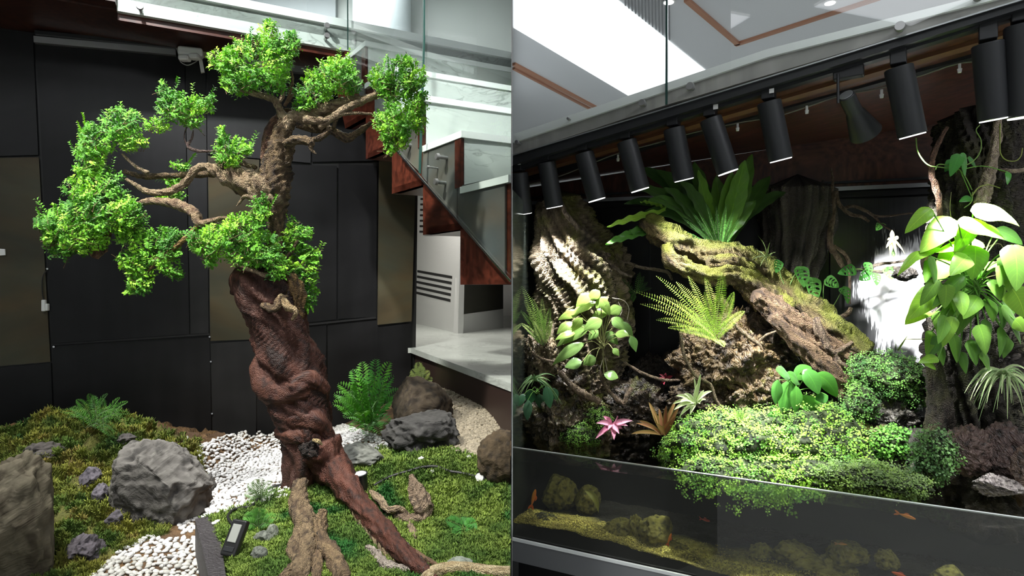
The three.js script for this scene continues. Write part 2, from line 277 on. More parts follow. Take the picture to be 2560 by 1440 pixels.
// ================= the hall =================
const ZB = -13, ZF = 3.2, XL = -4.6, XR = 7.2;
obj('floor', box(V(XL - 0.2, -0.2, ZB - 0.2), V(XR + 0.2, 0, ZF + 0.2)), M.floor, scene, { kind: 'structure' });
{
  const c = structure('ceiling', V(0, CEIL, 0));
  obj('ceiling_slab', box(V(XL - 0.2, CEIL, ZB - 0.2), V(XR + 0.2, CEIL + 0.2, ZF + 0.2)), M.ceiling, c);
  const cp = (px, py, y = CEIL) => onPlane(px, py, V(0, y, 0), V(0, 1, 0));
  const strip = (a, b, w, m) => obj('trim', bar(a.clone().setY(CEIL - 0.012), b.clone().setY(CEIL - 0.012), w, 0.03), m, c);
  strip(cp(1284, 157), cp(1500, 272), 0.05, M.copper); strip(cp(1284, 168), cp(1500, 283), 0.035, M.copper);
  strip(cp(1716, -4), cp(1845, 107), 0.05, M.copper); strip(cp(1838, 109), cp(2300, -42), 0.05, M.copper);
  for (let i = 0; i < 14; i++) { const x0 = 1562 + i * 8.5; obj('rib', bar(cp(x0, -30).setY(CEIL - 0.008), cp(x0 + 1.5, 11 + 6.6 * i).setY(CEIL - 0.008), 0.012, 0.016), std({ color: rgb(0.3, 0.3, 0.31), roughness: 0.7 }), c); }
  const sky = [cp(1284, 67), cp(1580, 243), cp(1765, 176), cp(1545, 0), cp(1430, -105), cp(1284, -105)].map((p) => p.setY(CEIL - 0.01));
  obj('skylight', slab(sky, V(0, 0.008, 0)), std({ color: rgb(0.95, 0.97, 1), emissive: rgb(0.93, 0.98, 1), emissiveIntensity: 1.7 }), c);
  [[1672, 2], [2075, 4]].forEach(([x, y], i) => { const q = cp(x, y), t = thing('added_ceiling_light', i ? 'small round glowing disc as a lamp reflection inside the copper trimmed corner' : 'small round glowing disc as a lamp reflection beside the white skylight', 'ceiling lamp', q.clone().setY(CEIL - 0.02)); obj('bezel', cyl(q.clone().setY(CEIL - 0.015), q.clone().setY(CEIL - 0.001), 0.06, 0.06, 24), M.whitePaint, t); obj('diffuser', cyl(q.clone().setY(CEIL - 0.018), q.clone().setY(CEIL - 0.014), 0.045, 0.045, 24), M.panelGlow, t); });  // glowing discs stand in for reflections of lamps
  const l = area(V(0.75, CEIL - 0.05, -6.3), 1.2, 3.4, LAMPS.skylight, 0xf0f8ff); l.name = 'skylight_light';
}
for (const [n, a, b] of [['wall_left', V(XL - 0.2, 0, ZB), V(XL, CEIL, ZF)], ['wall_right', V(XR, 0, ZB), V(XR + 0.2, CEIL, ZF)], ['wall_back', V(XL - 0.2, 0, ZB - 0.2), V(XR + 0.2, CEIL, ZB)], ['wall_front', V(XL - 0.2, 0, ZF), V(XR + 0.2, CEIL, ZF + 0.2)]])
  obj(n, box(a, b), M.wall, scene, { kind: 'structure' });
// thin screen added to keep the light of both gardens apart, seen edge-on
obj('wall_added_middle', box(V(-0.001, 0.02, ZB + 0.01), V(0.001, CEIL - 0.01, -1.7)), M.divide, scene, { kind: 'structure' });
// unseen ceiling lamps added above the frame to brighten the hall
LAMPS.panels.forEach(([x, z, w, d, nits], i) => {
  const t = thing('added_ceiling_light', ['added square white ceiling lamp panel above the black panelled wall', 'added square white ceiling lamp panel above the visitors before the tree garden', 'added square white ceiling lamp panel before the glass tank', 'added long white ceiling lamp panel above the marble landing', 'added square white ceiling lamp panel far behind the tank railing'][i], 'ceiling lamp', V(x, CEIL - 0.05, z));
  obj('lamp_frame', box(V(x - w / 2 - 0.03, CEIL - 0.045, z - d / 2 - 0.03), V(x + w / 2 + 0.03, CEIL - 0.003, z + d / 2 + 0.03)), M.whitePaint, t);
  obj('diffuser', box(V(x - w / 2, CEIL - 0.055, z - d / 2), V(x + w / 2, CEIL - 0.045, z + d / 2)), M.panelGlow, t);
  area(V(x, CEIL - 0.07, z), w, d, nits, 0xf4f8ff);
});
function downlight(p, target, cd, ang, label, pen = 0.7, col = 0xffffff) {
  const t = thing('ceiling_spotlight', label, 'spotlight', p), d = target.clone().sub(p).normalize();
  obj('stem', cyl(V(p.x, CEIL, p.z), p, 0.012), M.blackMetal, t);
  obj('housing', cyl(p.clone().addScaledVector(d, -0.08), p.clone().addScaledVector(d, 0.12), 0.045), M.blackMetal, t);
  obj('lens', cyl(p.clone().addScaledVector(d, 0.12), p.clone().addScaledVector(d, 0.125), 0.04), M.lens, t);
  spot(p.clone().addScaledVector(d, 0.14), target, cd, ang, pen, col, 3);
}

// ================= the tree garden: ground =================
const BASE = 0.65;
const lawnLine = (x, z) => ((x + 1.17) * -0.48 + (z + 2.2) * 0.32) / 0.577;   // < 0 on the lawn side
const lawnAt = (x, z) => S(0.0, 0.05, -lawnLine(x, z)) * S(-1.25, -1.05, x) * S(2.75, 2.35, -z);
function ground(x, z) {
  let y = BASE + 0.36 * S(-1.35, -0.3, x) * S(2.0, 3.0, -z);
  y += 0.13 * lawnAt(x, z);
  y += 0.29 * Math.exp(-(((x + 2.25) / 0.55) ** 2) - ((z + 3.0) / 0.62) ** 2) + 0.1 * Math.exp(-(((x + 1.55) / 0.4) ** 2) - ((z + 2.85) / 0.4) ** 2) + 0.05 * Math.exp(-(((x + 1.7) / 0.5) ** 2) - ((z + 2.2) / 0.4) ** 2);
  const mossy = S(-1.25, -1.55, x) ;
  return y + mossy * (0.04 * fbm(x * 4, 3, z * 4, 2) + 0.06 * (0.4 - Math.abs(n3(x * 7, 1, z * 7))) + 0.032 * (0.4 - Math.abs(n3(x * 17, 4, z * 17)))) + 0.012 * lawnAt(x, z) * (fbm(x * 9, 7, z * 9, 3) + 1);
}
function G(px, py, f = ground) { let d = 1.0; for (; d < 5; d += 0.006) { const p = P(px, py, d); if (p.y <= f(p.x, p.z)) return p; } return P(px, py, d); }
// distance at which something of radius r pixels rests on the ground at a pixel
function GD(px, py, r = 0, f = ground) { for (let d = 1.0; d < 5; d += 0.006) { const p = P(px, py, d); if (p.y - r * 0.45 * d / FOCAL <= f(p.x, p.z)) return d; } return 3; }
const mossPoly = [[-420, 1600], [-420, 1100], [-60, 1090], [60, 1060], [130, 1025], [240, 1000], [330, 1040], [420, 1080], [500, 1105], [510, 1200], [520, 1250], [430, 1290], [420, 1335], [370, 1350], [290, 1385], [235, 1440], [180, 1600]];
const lawnPoly = [[500, 1300], [610, 1268], [650, 1240], [715, 1225], [760, 1230], [870, 1150], [945, 1120], [1010, 1122], [1100, 1108], [1190, 1145], [1290, 1190], [1290, 1640], [600, 1640], [560, 1500]];
{
  const mb = new MB(), g1 = C('#4a4c26'), g2 = C('#66662e'), g3 = C('#564628'), l1 = C('#35521b'), soil = C('#4d3a28'), soil2 = C('#6d5232');
  mb.grid(300, 260, (u, v) => {
    const x = lerp(-3.4, -0.004, u), z = lerp(-1.25, -4.3, v), y = ground(x, z), q = proj(V(x, y, z)), n = fbm(x * 4, 2, z * 4, 4);
    let c = mixc(soil, soil2, 0.5 + n);
    if (inside(mossPoly, ...q) || q[0] < 0) c = mixc(mixc(g1, g2, 0.5 + n * 1.5), g3, S(0.1, 0.5, fbm(x * 3 + 9, 1, z * 3, 3))); else if (inside(lawnPoly, ...q)) c = l1;
    return [V(x, y, z), c, x, z];
  });
  const g = structure('ground', V(-1.7, BASE, -2.8)); obj('soil', mb.geo(), M.soil, g);
  obj('planter_base', box(V(-3.4, 0.001, -4.4), V(-0.004, 0.56, -1.25)), M.black, g);
}
// ---------- white pebbles ----------
{
  const near = [[232, 1445], [290, 1388], [370, 1345], [415, 1352], [485, 1348], [522, 1445], [560, 1560], [170, 1560]], near2 = [[430, 1275], [520, 1225], [560, 1280], [488, 1300], [486, 1330], [455, 1335]];
  const mid = [[495, 1120], [560, 1092], [720, 1052], [735, 1240], [640, 1262], [560, 1285], [520, 1270], [500, 1240], [520, 1180], [500, 1160]], mid2 = [[815, 1050], [870, 1065], [965, 1100], [975, 1132], [900, 1118], [820, 1120]];
  const bed = thing('pebble_bed', 'bed of rounded white pebbles winding past the grey boulder to the tree', 'pebbles', V(-1.3, BASE, -2.5)), spots = [];
  const addTo = (poly, n, sMin, sMax, sp) => { const xs = poly.map((p) => p[0]), ys = poly.map((p) => p[1]), x0 = Math.min(...xs), x1 = Math.max(...xs), y0 = Math.min(...ys), y1 = Math.max(...ys);
    for (let k = 0, tries = 0; k < n && tries < n * 30; tries++) { const px = rr(x0, x1), py = rr(y0, y1); if (!inside(poly, px, py)) continue; const p = G(px, py), r = rr(sMin, sMax); let ok = true; for (const s of spots) if (Math.abs(s.p.x - p.x) < sp * r && Math.abs(s.p.z - p.z) < sp * r) { ok = false; break; } if (!ok) continue; spots.push({ p: V(p.x, ground(p.x, p.z) + r * 0.35, p.z), r }); k++; } };
  addTo(near, 620, 0.0085, 0.0135, 1.6); addTo(near2, 240, 0.008, 0.012, 1.55); addTo(mid, 2000, 0.0075, 0.0115, 1.5); addTo(mid2, 520, 0.0075, 0.011, 1.5);
  for (const [px, py] of [[565, 1212], [465, 1098], [1082, 1182], [1052, 1150], [648, 1242], [590, 1310], [1172, 1146], [540, 1310]]) { const p = G(px, py); spots.push({ p: V(p.x, p.y + 0.006, p.z), r: 0.012 }); }
  spots.sort((a, b) => b.p.z - a.p.z);
  const shapes = [0, 1, 2, 3].map((k) => { const g = new THREE.SphereGeometry(1, 8, 6), p = g.attributes.position; for (let i = 0; i < p.count; i++) { const v = V(p.getX(i), p.getY(i), p.getZ(i)); v.multiplyScalar(1 + 0.22 * n3(v.x * 1.2 + k * 5, v.y * 1.2, v.z * 1.2)); p.setXYZ(i, v.x, v.y, v.z); } g.computeVertexNormals(); return g; });
  const far = [], b0 = bed.position;
  spots.forEach((s, i) => {
    const q = randQ(0.5), sc = V(s.r * rr(1, 1.35), s.r * rr(0.55, 0.8), s.r * rr(0.8, 1.05));
    if (i < 300) { const m = new THREE.Mesh(shapes[i % 4], i % 5 === 0 ? M.pebbleGrey : M.pebble); m.name = 'pebble'; m.position.copy(s.p).sub(b0); m.quaternion.copy(q); m.scale.copy(sc); m.castShadow = m.receiveShadow = true; bed.add(m); }
    else { const b = rr(0.5, 0.7); far.push({ p: s.p.clone().sub(b0), q, s: sc, c: rgb(b, b * 0.985, b * 0.955) }); }
  });
  scatter('pebble_layer', shapes[0].clone(), M.pebbleInst, far, bed);
  // dim beige gravel along the low wall
  const gp = [[1070, 958], [1110, 965], [1285, 1032], [1285, 1105], [1225, 1090], [1200, 1142], [1140, 1130], [1105, 1115], [1140, 1060], [1120, 1000]], gl = [];
  for (let k = 0, t = 0; k < 2600 && t < 60000; t++) { const px = rr(1060, 1285), py = rr(950, 1145); if (!inside(gp, px, py)) continue; const p = G(px, py); if (p.x > -0.02) continue; const r = rr(0.006, 0.0095), b = rr(0.2, 0.36); gl.push({ p: V(p.x, ground(p.x, p.z) + r * 0.3, p.z), q: randQ(), s: V(r * 1.2, r * 0.7, r), c: rgb(b, b * 0.86, b * 0.62) }); k++; }
  const gm = scatter('gravel', shapes[1].clone(), M.pebbleInst, gl, scene); gm.userData.label = 'dim beige gravel along the low dark wall behind the rocks'; gm.userData.category = 'gravel';
}
// ---------- moss ----------
const tuftGeo = (n, h, w, spread) => { const mb = new MB(), white = rgb(1, 1, 1); for (let i = 0; i < n; i++) { const a = i / n * 6.283 + rr(-0.4, 0.4), o = V(Math.cos(a), 0, Math.sin(a)), sd = V(-o.z, 0, o.x), b = o.clone().multiplyScalar(w), t = o.clone().multiplyScalar(spread * rr(0.6, 1.2)).setY(h * rr(0.6, 1.1)), k = mb.n, m = b.clone().lerp(t, 0.55).add(V(0, h * 0.18, 0)); mb.vert(b, white); mb.vert(m.clone().addScaledVector(sd, w * 0.8), white); mb.vert(m.clone().addScaledVector(sd, -w * 0.8), white); mb.vert(t, white); mb.tri(k, k + 1, k + 2); mb.tri(k + 1, k + 3, k + 2); } return mb.geo(); };
function mossField(name, label, poly, n, pick, size, f = ground, xr = null) {
  const xs = poly.map((p) => p[0]), ys = poly.map((p) => p[1]), out = [];
  for (let t = 0; out.length < n && t < n * 6; t++) { const px = rr(Math.min(...xs), Math.max(...xs)), py = rr(Math.min(...ys), Math.max(...ys)); if (!inside(poly, px, py)) continue; const p = G(px, py, f); if (p.x > -0.012) continue; const s = size * rr(0.6, 1.3) * clamp(-p.z / 2.2, 0.8, 1.4), c = pick(p); if (!c) continue; out.push({ p: V(p.x, f(p.x, p.z) - 0.002, p.z), q: randQ(0.45), s: V(s, s * rr(0.7, 1.2), s), c }); }
  const m = scatter(name, tuftGeo(7, 0.016, 0.0022, 0.011), M.moss, out, scene); m.userData.label = label; m.userData.category = 'moss'; return m;
}
mossField('moss', 'olive and yellow cushion moss over the mound around the boulders', mossPoly, 24000, (p) => { const a = fbm(p.x * 3.5, 1, p.z * 3.5, 4), b = fbm(p.x * 6 + 4, 8, p.z * 6, 3); let c = mixc(C('#56702a'), C('#8f8f3a'), 0.5 + a * 1.5); c = mixc(c, C('#86703a'), 0.7 * S(0.2, 0.5, b)); c = mixc(c, C('#3a5f2c'), 0.8 * S(0.15, 0.45, -b)); if (b * a < -0.07) return null; return c.multiplyScalar(rr(0.7, 1.1)); }, 1.15);
mossField('lawn_moss', 'bright green carpet moss around the foot of the red tree', lawnPoly, 34000, (p) => { const a = fbm(p.x * 4, 3, p.z * 4, 4); return mixc(mixc(C('#56752e'), C('#8fa54a'), 0.5 + a * 1.6), C('#2f6a2a'), S(0.15, 0.4, fbm(p.x * 3, 12, p.z * 3, 2))).multiplyScalar(rr(0.7, 1.1)); }, 1.0);

// ---------- boulders of the tree garden ----------
const ROCKS = [ // px, py, d, rx, ry, rz in px, yaw, label, seed, options
  ['boulder', 396, 1212, 2.62, 118, 112, 100, 0.3, 'large grey angular boulder between mossy mound and white pebbles', 3, { cols: ['#5f5b57', '#7d7974', '#45423f'], dark: 0.62, cuts: 11, amp: 0.16, fine: 0.06, det: 26 }],
  ['boulder', 35, 1330, 2.12, 98, 172, 110, 0.0, 'tall tan brown boulder at the near edge of the mossy mound', 8, { cols: ['#6b6350', '#857b66', '#534937'], dark: 0.5, cuts: 6, amp: 0.12, fine: 0.04, det: 24 }],
  ['boulder', 1050, 1018, 3.45, 74, 66, 60, 0.2, 'large brown boulder behind the dark grey rock near the fern', 12, { dark: 0.38, cols: ['#5d4f40', '#7a6a55', '#3f362c'], cuts: 6, amp: 0.12 }],
  ['rock', 1058, 1078, 3.12, 84, 54, 60, 0.1, 'dark grey craggy rock in front of the brown boulder', 15, { dark: 0.32, cols: ['#5c5a58', '#7d7b78', '#403e3d'], cuts: 10, amp: 0.2, fine: 0.08, moss: '#4d5b22', mossAt: 0.9 }],
  ['rock', 905, 1140, 2.78, 62, 28, 50, -0.2, 'flat pale grey rock behind the tree at the edge of the moss', 18, { dark: 0.6, cols: ['#7f817a', '#9a9c94', '#5d5f58'], cuts: 8, amp: 0.15 }],
  ['boulder', 1258, 1150, 2.45, 62, 66, 50, 0.0, 'rounded brown boulder by the added screen beyond the moss lawn', 21, { dark: 0.5, cols: ['#54452f', '#6c5a40', '#3c3122'], cuts: 4, amp: 0.1 }],
  ['stone', 228, 1195, 2.6, 26, 26, 24, 0.4, 'dark purple grey stone beside the big grey boulder', 31, { cols: ['#4a454c', '#67626a', '#322f36'], cuts: 9, amp: 0.3, det: 8 }],
  ['stone', 250, 1240, 2.45, 20, 26, 18, 0.9, 'small dark stone below the purple grey stone in the moss', 34, { cols: ['#4a454c', '#6d6870', '#322f36'], cuts: 9, amp: 0.3, det: 8 }],
  ['stone', 110, 1125, 2.8, 36, 17, 30, 0.2, 'low dark stone sunk in the top of the mossy mound', 37, { cols: ['#47423f', '#5d5855', '#302d2c'], cuts: 6, amp: 0.3, det: 8 }],
  ['stone', 200, 1375, 2.1, 48, 30, 40, 0.5, 'dark crumbly stone between the tan boulder and the pebbles', 41, { cols: ['#484246', '#68626a', '#2f2c30'], cuts: 8, amp: 0.38, fine: 0.12, det: 10 }],
  ['stone', 285, 1300, 2.33, 24, 20, 20, 0.1, 'small blackish stone under the big grey boulder', 44, { cols: ['#413d41', '#5c575e', '#2b292d'], cuts: 8, amp: 0.34, det: 8 }],
  ['stone', 108, 1142, 2.72, 26, 14, 24, 0.7, 'dark cracked stone just below the low sunk stone', 47, { cols: ['#47423f', '#5d5855', '#302d2c'], cuts: 6, amp: 0.3, det: 8 }],
  ['stone', 312, 1098, 3.0, 20, 12, 18, 0.0, 'small dark stone at the back of the grey boulder', 49, { cols: ['#47423f', '#5d5855', '#302d2c'], cuts: 6, amp: 0.3, det: 8 }],
  ['stone', 660, 1345, 2.0, 24, 16, 20, 0.3, 'flat grey stone behind the black floodlight', 52, { cols: ['#565a52', '#74786e', '#3d403a'], cuts: 6, amp: 0.15, det: 8 }],
  ['stone', 682, 1330, 2.05, 14, 17, 12, 0.3, 'small upright grey stone in the moss beside the root', 53, { cols: ['#62665c', '#82867a', '#4a4d44'], cuts: 4, amp: 0.1, det: 8 }],
  ['stone', 648, 1385, 1.92, 18, 18, 16, 0.0, 'rounded dark stone below the black floodlight', 54, { cols: ['#4f524b', '#6c7067', '#3a3c37'], cuts: 4, amp: 0.12, det: 8 }],
  ['stone', 1150, 1408, 1.87, 30, 14, 22, 0.0, 'smooth pale stone behind the bleached driftwood', 57, { cols: ['#6f756a', '#8b9184', '#585d54'], cuts: 2, amp: 0.08, det: 8 }],
  ['stone', 520, 1210, 2.68, 16, 22, 20, 0.5, 'dark stone tucked against the side of the grey boulder', 58, { cols: ['#4a4744', '#605c58', '#33312f'], cuts: 6, amp: 0.25, det: 8 }],
];
for (const [name, px, py, d1, rx, ry, rz, yaw, label, sd, o] of ROCKS) { const dg = GD(px, py + ry * 0.85), d = dg * (1 + 0.55 * Math.min(rz, rx) / FOCAL), k = d / FOCAL; single(name, stone(P(px, py, d), V(rx * k * 1.08, ry * k * 1.12, rz * k), sd, { ...o, yaw, clip: -0.006 }), M.rock, label, name === 'stone' ? 'stone' : 'rock'); }

// ---------- wall of black and olive panels ----------
const W0 = P(540, 720, 3.7), W1 = P(1040, 720, 4.2), wd = W1.clone().sub(W0).setY(0).normalize(), wn = V(-wd.z, 0, wd.x);
const WP = (px, py, off = 0) => onPlane(px, py, W0.clone().addScaledVector(wn, off), wn);
{
  const w = structure('wall_panelled', WP(540, 1105)), at = (poly, th) => slab(poly.map(([x, y]) => WP(x, y, 0)), wn.clone().multiplyScalar(th));
  obj('backing', slab([[-400, 1400], [1030, 1260], [1044, 150], [-400, 10]].map(([x, y]) => WP(x, y, -0.06)), wn.clone().multiplyScalar(0.05)), M.blackPlastic, w);
  const pan = [ // outline in the wall, material, thickness
    [[[-300, 60], [83, 84], [97, 388], [-300, 400]], M.charcoal, 0.01], [[[-300, 400], [98, 394], [127, 904], [-300, 940]], M.olive, 0.008], [[[-300, 946], [128, 907], [140, 1240], [-300, 1290]], M.black, 0.006],
    [[[90, 88], [461, 128], [474, 835], [131, 858]], M.black, 0.012], [[[464, 128], [514, 140], [522, 832], [477, 835]], M.charcoal, 0.008], [[[132, 864], [524, 839], [531, 1205], [141, 1240]], M.black, 0.004],
    [[[517, 140], [780, 170], [776, 408], [519, 386]], M.charcoal, 0.010], [[[520, 390], [648, 400], [638, 848], [526, 852]], M.olive, 0.008], [[[528, 858], [640, 851], [640, 1200], [534, 1208]], M.charcoal, 0.008],
    [[[652, 410], [842, 415], [840, 798], [644, 820]], M.black, 0.010], [[[846, 410], [942, 415], [940, 792], [844, 797]], M.black, 0.007], [[[644, 826], [815, 806], [815, 1190], [644, 1200]], M.black, 0.008], [[[819, 805], [945, 796], [945, 1180], [819, 1190]], M.black, 0.006],
    [[[782, 170], [1043, 190], [1043, 400], [780, 405]], M.black, 0.004], [[[947, 404], [1039, 404], [1028, 803], [943, 812]], M.olive, 0.012], [[[944, 818], [1027, 808], [1027, 1180], [948, 1190]], M.black, 0.008],
  ];
  for (const [poly, m, th] of pan) obj('panel', at(poly, th), m, w);
  obj('cover_strip', bar(WP(86, 100, 0.03), WP(440, 132, 0.03), 0.03, 0.035), M.boltSteel, w); obj('cover_strip', bar(WP(90, 84, 0.045), WP(440, 119, 0.045), 0.05, 0.02), M.blackMetal, w);
  obj('cover_strip', bar(WP(560, 150, 0.03), WP(862, 184, 0.03), 0.04, 0.06), M.greyMetal, w);
  obj('cover_strip', bar(WP(645, 824, 0.012), WP(940, 794, 0.012), 0.012, 0.012), M.charcoal, w); obj('cover_strip', bar(WP(133, 861, 0.012), WP(524, 835, 0.012), 0.012, 0.01), M.charcoal, w);
  for (const [x, y] of [[118, 672], [134, 867], [524, 842], [527, 904], [530, 1034]]) obj('screw', cyl(WP(x, y, 0.008), WP(x, y, 0.02), 0.005), M.steel, w);
}
{ // little fittings on the wall
  const a = WP(5, 630, 0.012), t = single('wall_socket', slab([WP(-12, 621, 0.009), WP(14, 623, 0.009), WP(15, 638, 0.009), WP(-12, 640, 0.009)], wn.clone().multiplyScalar(0.012)), M.whitePaint, 'small white socket plate on the olive wall panel', 'socket');
  const c = thing('cable_connector', 'white plug connector hanging on a thin dark wire against the panel seam', 'connector', WP(112, 765, 0.02));
  obj('plug', new RoundedBoxGeometry(0.02, 0.065, 0.02, 2, 0.005).translate(...WP(110, 764, 0.025).toArray()), M.whitePaint, c); obj('plug_clip', new RoundedBoxGeometry(0.016, 0.04, 0.018, 2, 0.004).translate(...WP(118, 768, 0.025).toArray()), M.whitePaint, c);
  obj('wire', new MB().tube([WP(120, 672, 0.015), WP(108, 690, 0.02), WP(106, 730, 0.02), WP(110, 752, 0.02)], 0.003, 0.003, '#111111').geo(), M.cable, c);
}
{ // twin emergency lamp under the landing
  const p = (x, y, o = 0.1) => WP(x, y, o), t = thing('emergency_lamp', 'white twin head emergency lamp with dangling wires beneath the landing', 'lamp', p(490, 150, 0.02));
  obj('junction_box', slab([p(454, 102, 0.02), p(540, 110, 0.02), p(540, 148, 0.02), p(454, 140, 0.02)], wn.clone().multiplyScalar(0.05)), M.beige, t);
  const hd = new RoundedBoxGeometry(0.13, 0.05, 0.09, 3, 0.015); hd.rotateY(Math.atan2(-wd.z, wd.x)); hd.rotateX(0.1); hd.translate(...p(477, 132, 0.14).toArray()); obj('body', hd, M.whitePaint, t);
  for (const [x, y] of [[462, 146], [487, 142]]) { const h = new RoundedBoxGeometry(0.06, 0.032, 0.05, 2, 0.012); h.translate(...p(x, y, 0.17).toArray()); obj('lamp_head', h, M.whitePaint, t); }
  obj('wire', new MB().tube([p(430, 108, 0.04), p(440, 118, 0.06), p(447, 138, 0.1), p(452, 155, 0.12), p(468, 163, 0.12), p(485, 157, 0.12), p(498, 148, 0.1)], 0.003, 0.003, '#b8b8b4').geo(), M.twig, t);
  obj('bracket', slab([p(497, 150, 0.04), p(506, 150, 0.04), p(512, 182, 0.04), p(503, 184, 0.04)], wn.clone().multiplyScalar(0.02)), M.whitePaint, t);
}

// ---------- stair and landing ----------
const sU = V(0.6, 0, 0.8), sW = V(0.894, 0, -0.447), sN = V(-0.8, 0, 0.6), lN = V(0.447, 0, 0.894);
const C1 = P(920, 105, 3.3), RUN = 0.329, RISE = 0.233, NOSE = 0.028;
const corner = (k) => C1.clone().addScaledVector(sU, (k - 1) * RUN).setY(C1.y - (k - 1) * RISE);
const toX0 = (p, dir, m = -0.004) => p.clone().addScaledVector(dir, (m - p.x) / dir.x);
const PS = (px, py, off = 0) => onPlane(px, py, C1.clone().addScaledVector(sN, off), sN);
{
  const st = structure('staircase', corner(3));
  for (let k = 0; k <= 5; k++) {
    const c = corner(k), e = toX0(c, sW); if (k === 5) c.x = -0.004;
    const b = c.clone().addScaledVector(sU, -RUN - (k ? 0 : 0)), back = toX0(b, sW), out = sU.clone().multiplyScalar(0.01), side = sN.clone().multiplyScalar(k ? 0.02 : 0);
    if (k) obj('tread', slab([c.clone().add(out).add(side), toX0(c.clone().add(out), sW), back, b.clone().add(side)], V(0, -NOSE, 0)), M.nosing, st);
    const dn = V(0, -RISE, 0), r0 = c.clone().add(V(0, -NOSE, 0)), r1 = e.clone().add(V(0, -NOSE, 0));
    if (k && k < 5) { obj('riser', slab([r0.clone(), r1, e.clone().add(dn), c.clone().add(dn)], sU.clone().multiplyScalar(-0.02)), M.marble, st);
      obj('riser_edge', slab([r0.clone().addScaledVector(sN, 0.004), r0.clone().addScaledVector(sN, 0.004).addScaledVector(sU, -0.05), c.clone().addScaledVector(sN, 0.004).addScaledVector(sU, -0.05).add(dn), c.clone().addScaledVector(sN, 0.004).add(dn)], sN.clone().multiplyScalar(0.012)), M.mahogany, st); }
  }
  // folded side plate and underside in mahogany
  const top = [], bot = [];
  for (let k = 0; k <= 5; k++) { const c = corner(k); top.push(c.clone().addScaledVector(sU, -RUN).setY(c.y - NOSE), c.clone().setY(c.y - NOSE)); }
  const bk = (k, o) => corner(k + o).setY(corner(k).y - 0.64);
  for (let k = 0; k <= 4; k++) { bot.push(bk(k, 0), bk(k, 1)); }
  const cut = (a) => a.filter((p) => p.x < -0.004);
  const last = top.concat([]).filter((p) => p.x >= -0.004);
  const plate = [...cut(top)]; const t9 = plate[plate.length - 1]; plate.push(toX0(t9, sU), ...[toX0(bk(4, 0), sU)], ...cut(bot).reverse());
  obj('side_plate', slab(plate, sN.clone().multiplyScalar(-0.03)), M.mahogany, st);
  for (let k = 0; k <= 4; k++) { // underside steps
    const a = bk(k, 0), b = bk(k, 1); if (a.x > -0.02) continue; const bb = b.x > -0.004 ? toX0(a, sU) : b;
    const a2 = toX0(a, sW), b2 = toX0(bb, sW); if (bb.x < -0.03) obj('soffit_step', slab([a, bb, b2, a2], V(0, 0.03, 0)), M.mahogany, st);
    if (b.x < -0.03) { const d = bk(k + 1, 0), b3 = toX0(b, sW); obj('soffit_riser', slab([b, d, toX0(d, sW), b3], sU.clone().multiplyScalar(-0.03)), M.mahogany, st); }
  }
  // grey side claddings behind the glass
  for (const q of [[[1062, 366], [1150, 345], [1145, 548], [1058, 440]], [[1148, 466], [1266, 440], [1266, 690], [1150, 555]], [[872, 152], [914, 124], [914, 250], [872, 205]], [[940, 200], [985, 190], [985, 365], [940, 300]], [[1000, 275], [1056, 262], [1050, 428], [1000, 380]]])
    obj('side_cladding', slab(q.map(([x, y]) => PS(x, y, 0.004)), sN.clone().multiplyScalar(0.008)), std({ color: rgb(0.12, 0.115, 0.105), roughness: 0.6, map: T.olive }), st);
}
{
  const ld = structure('stair_landing', corner(0).setY(3.0)), c0 = corner(0), y1 = c0.y, y0 = c0.y - 0.175;
  const L = (px) => { const q = onPlane(px, 100, c0, lN); return V(q.x, y1, q.z); }, a = L(292), b = toX0(c0, sW);
  const bk = (p) => V(p.x, p.y, -5.2);
  obj('fascia', slab([a, b, b.clone().setY(y0), a.clone().setY(y0)], lN.clone().multiplyScalar(-0.03)), M.marble, ld);
  obj('nosing', slab([a.clone().addScaledVector(lN, 0.025), b.clone().addScaledVector(lN, 0.025).setX(-0.004), b.clone().addScaledVector(lN, 0.025).setX(-0.004).setY(y1 - 0.045), a.clone().addScaledVector(lN, 0.025).setY(y1 - 0.045)], lN.clone().multiplyScalar(-0.05)), M.nosing, ld);
  const e = V(-4.5, 0, 0), f = a.clone().addScaledVector(sW, -2.2);
  obj('deck', slab([f, b, V(b.x, y1, -5.2), V(-4.55, y1, -5.2)].map((p) => p.clone().setY(y1 - 0.05)), V(0, -0.06, 0)), M.marble, ld);
  obj('soffit', slab([f.clone().setY(y0 + 0.012), c0.clone().setY(y0 + 0.012), toX0(c0.clone().addScaledVector(lN, -0.4), sW).setY(y0 + 0.012), V(-0.004, y0 + 0.012, -5.2), V(-4.55, y0 + 0.012, -5.2)].map((p) => p.addScaledVector(lN, -0.03)).map((p) => V(Math.min(p.x, -0.004), p.y, p.z)), V(0, 0.03, 0)), M.mahoganyDull, ld);
  obj('edge_board', slab([a.clone().setY(y0), c0.clone().setY(y0), c0.clone().setY(y0 - 0.035), a.clone().setY(y0 - 0.035)].map((p) => p.addScaledVector(lN, -0.03)), lN.clone().multiplyScalar(-0.03)), M.mahogany, ld);
  obj('edge_board', slab([f.clone().setY(y1), a.clone().setY(y1), a.clone().setY(y0 + 0.02), f.clone().setY(y0 + 0.02)].map((p) => p.addScaledVector(lN, 0.06)), lN.clone().multiplyScalar(-0.09)), M.mahoganyDull, ld);
}
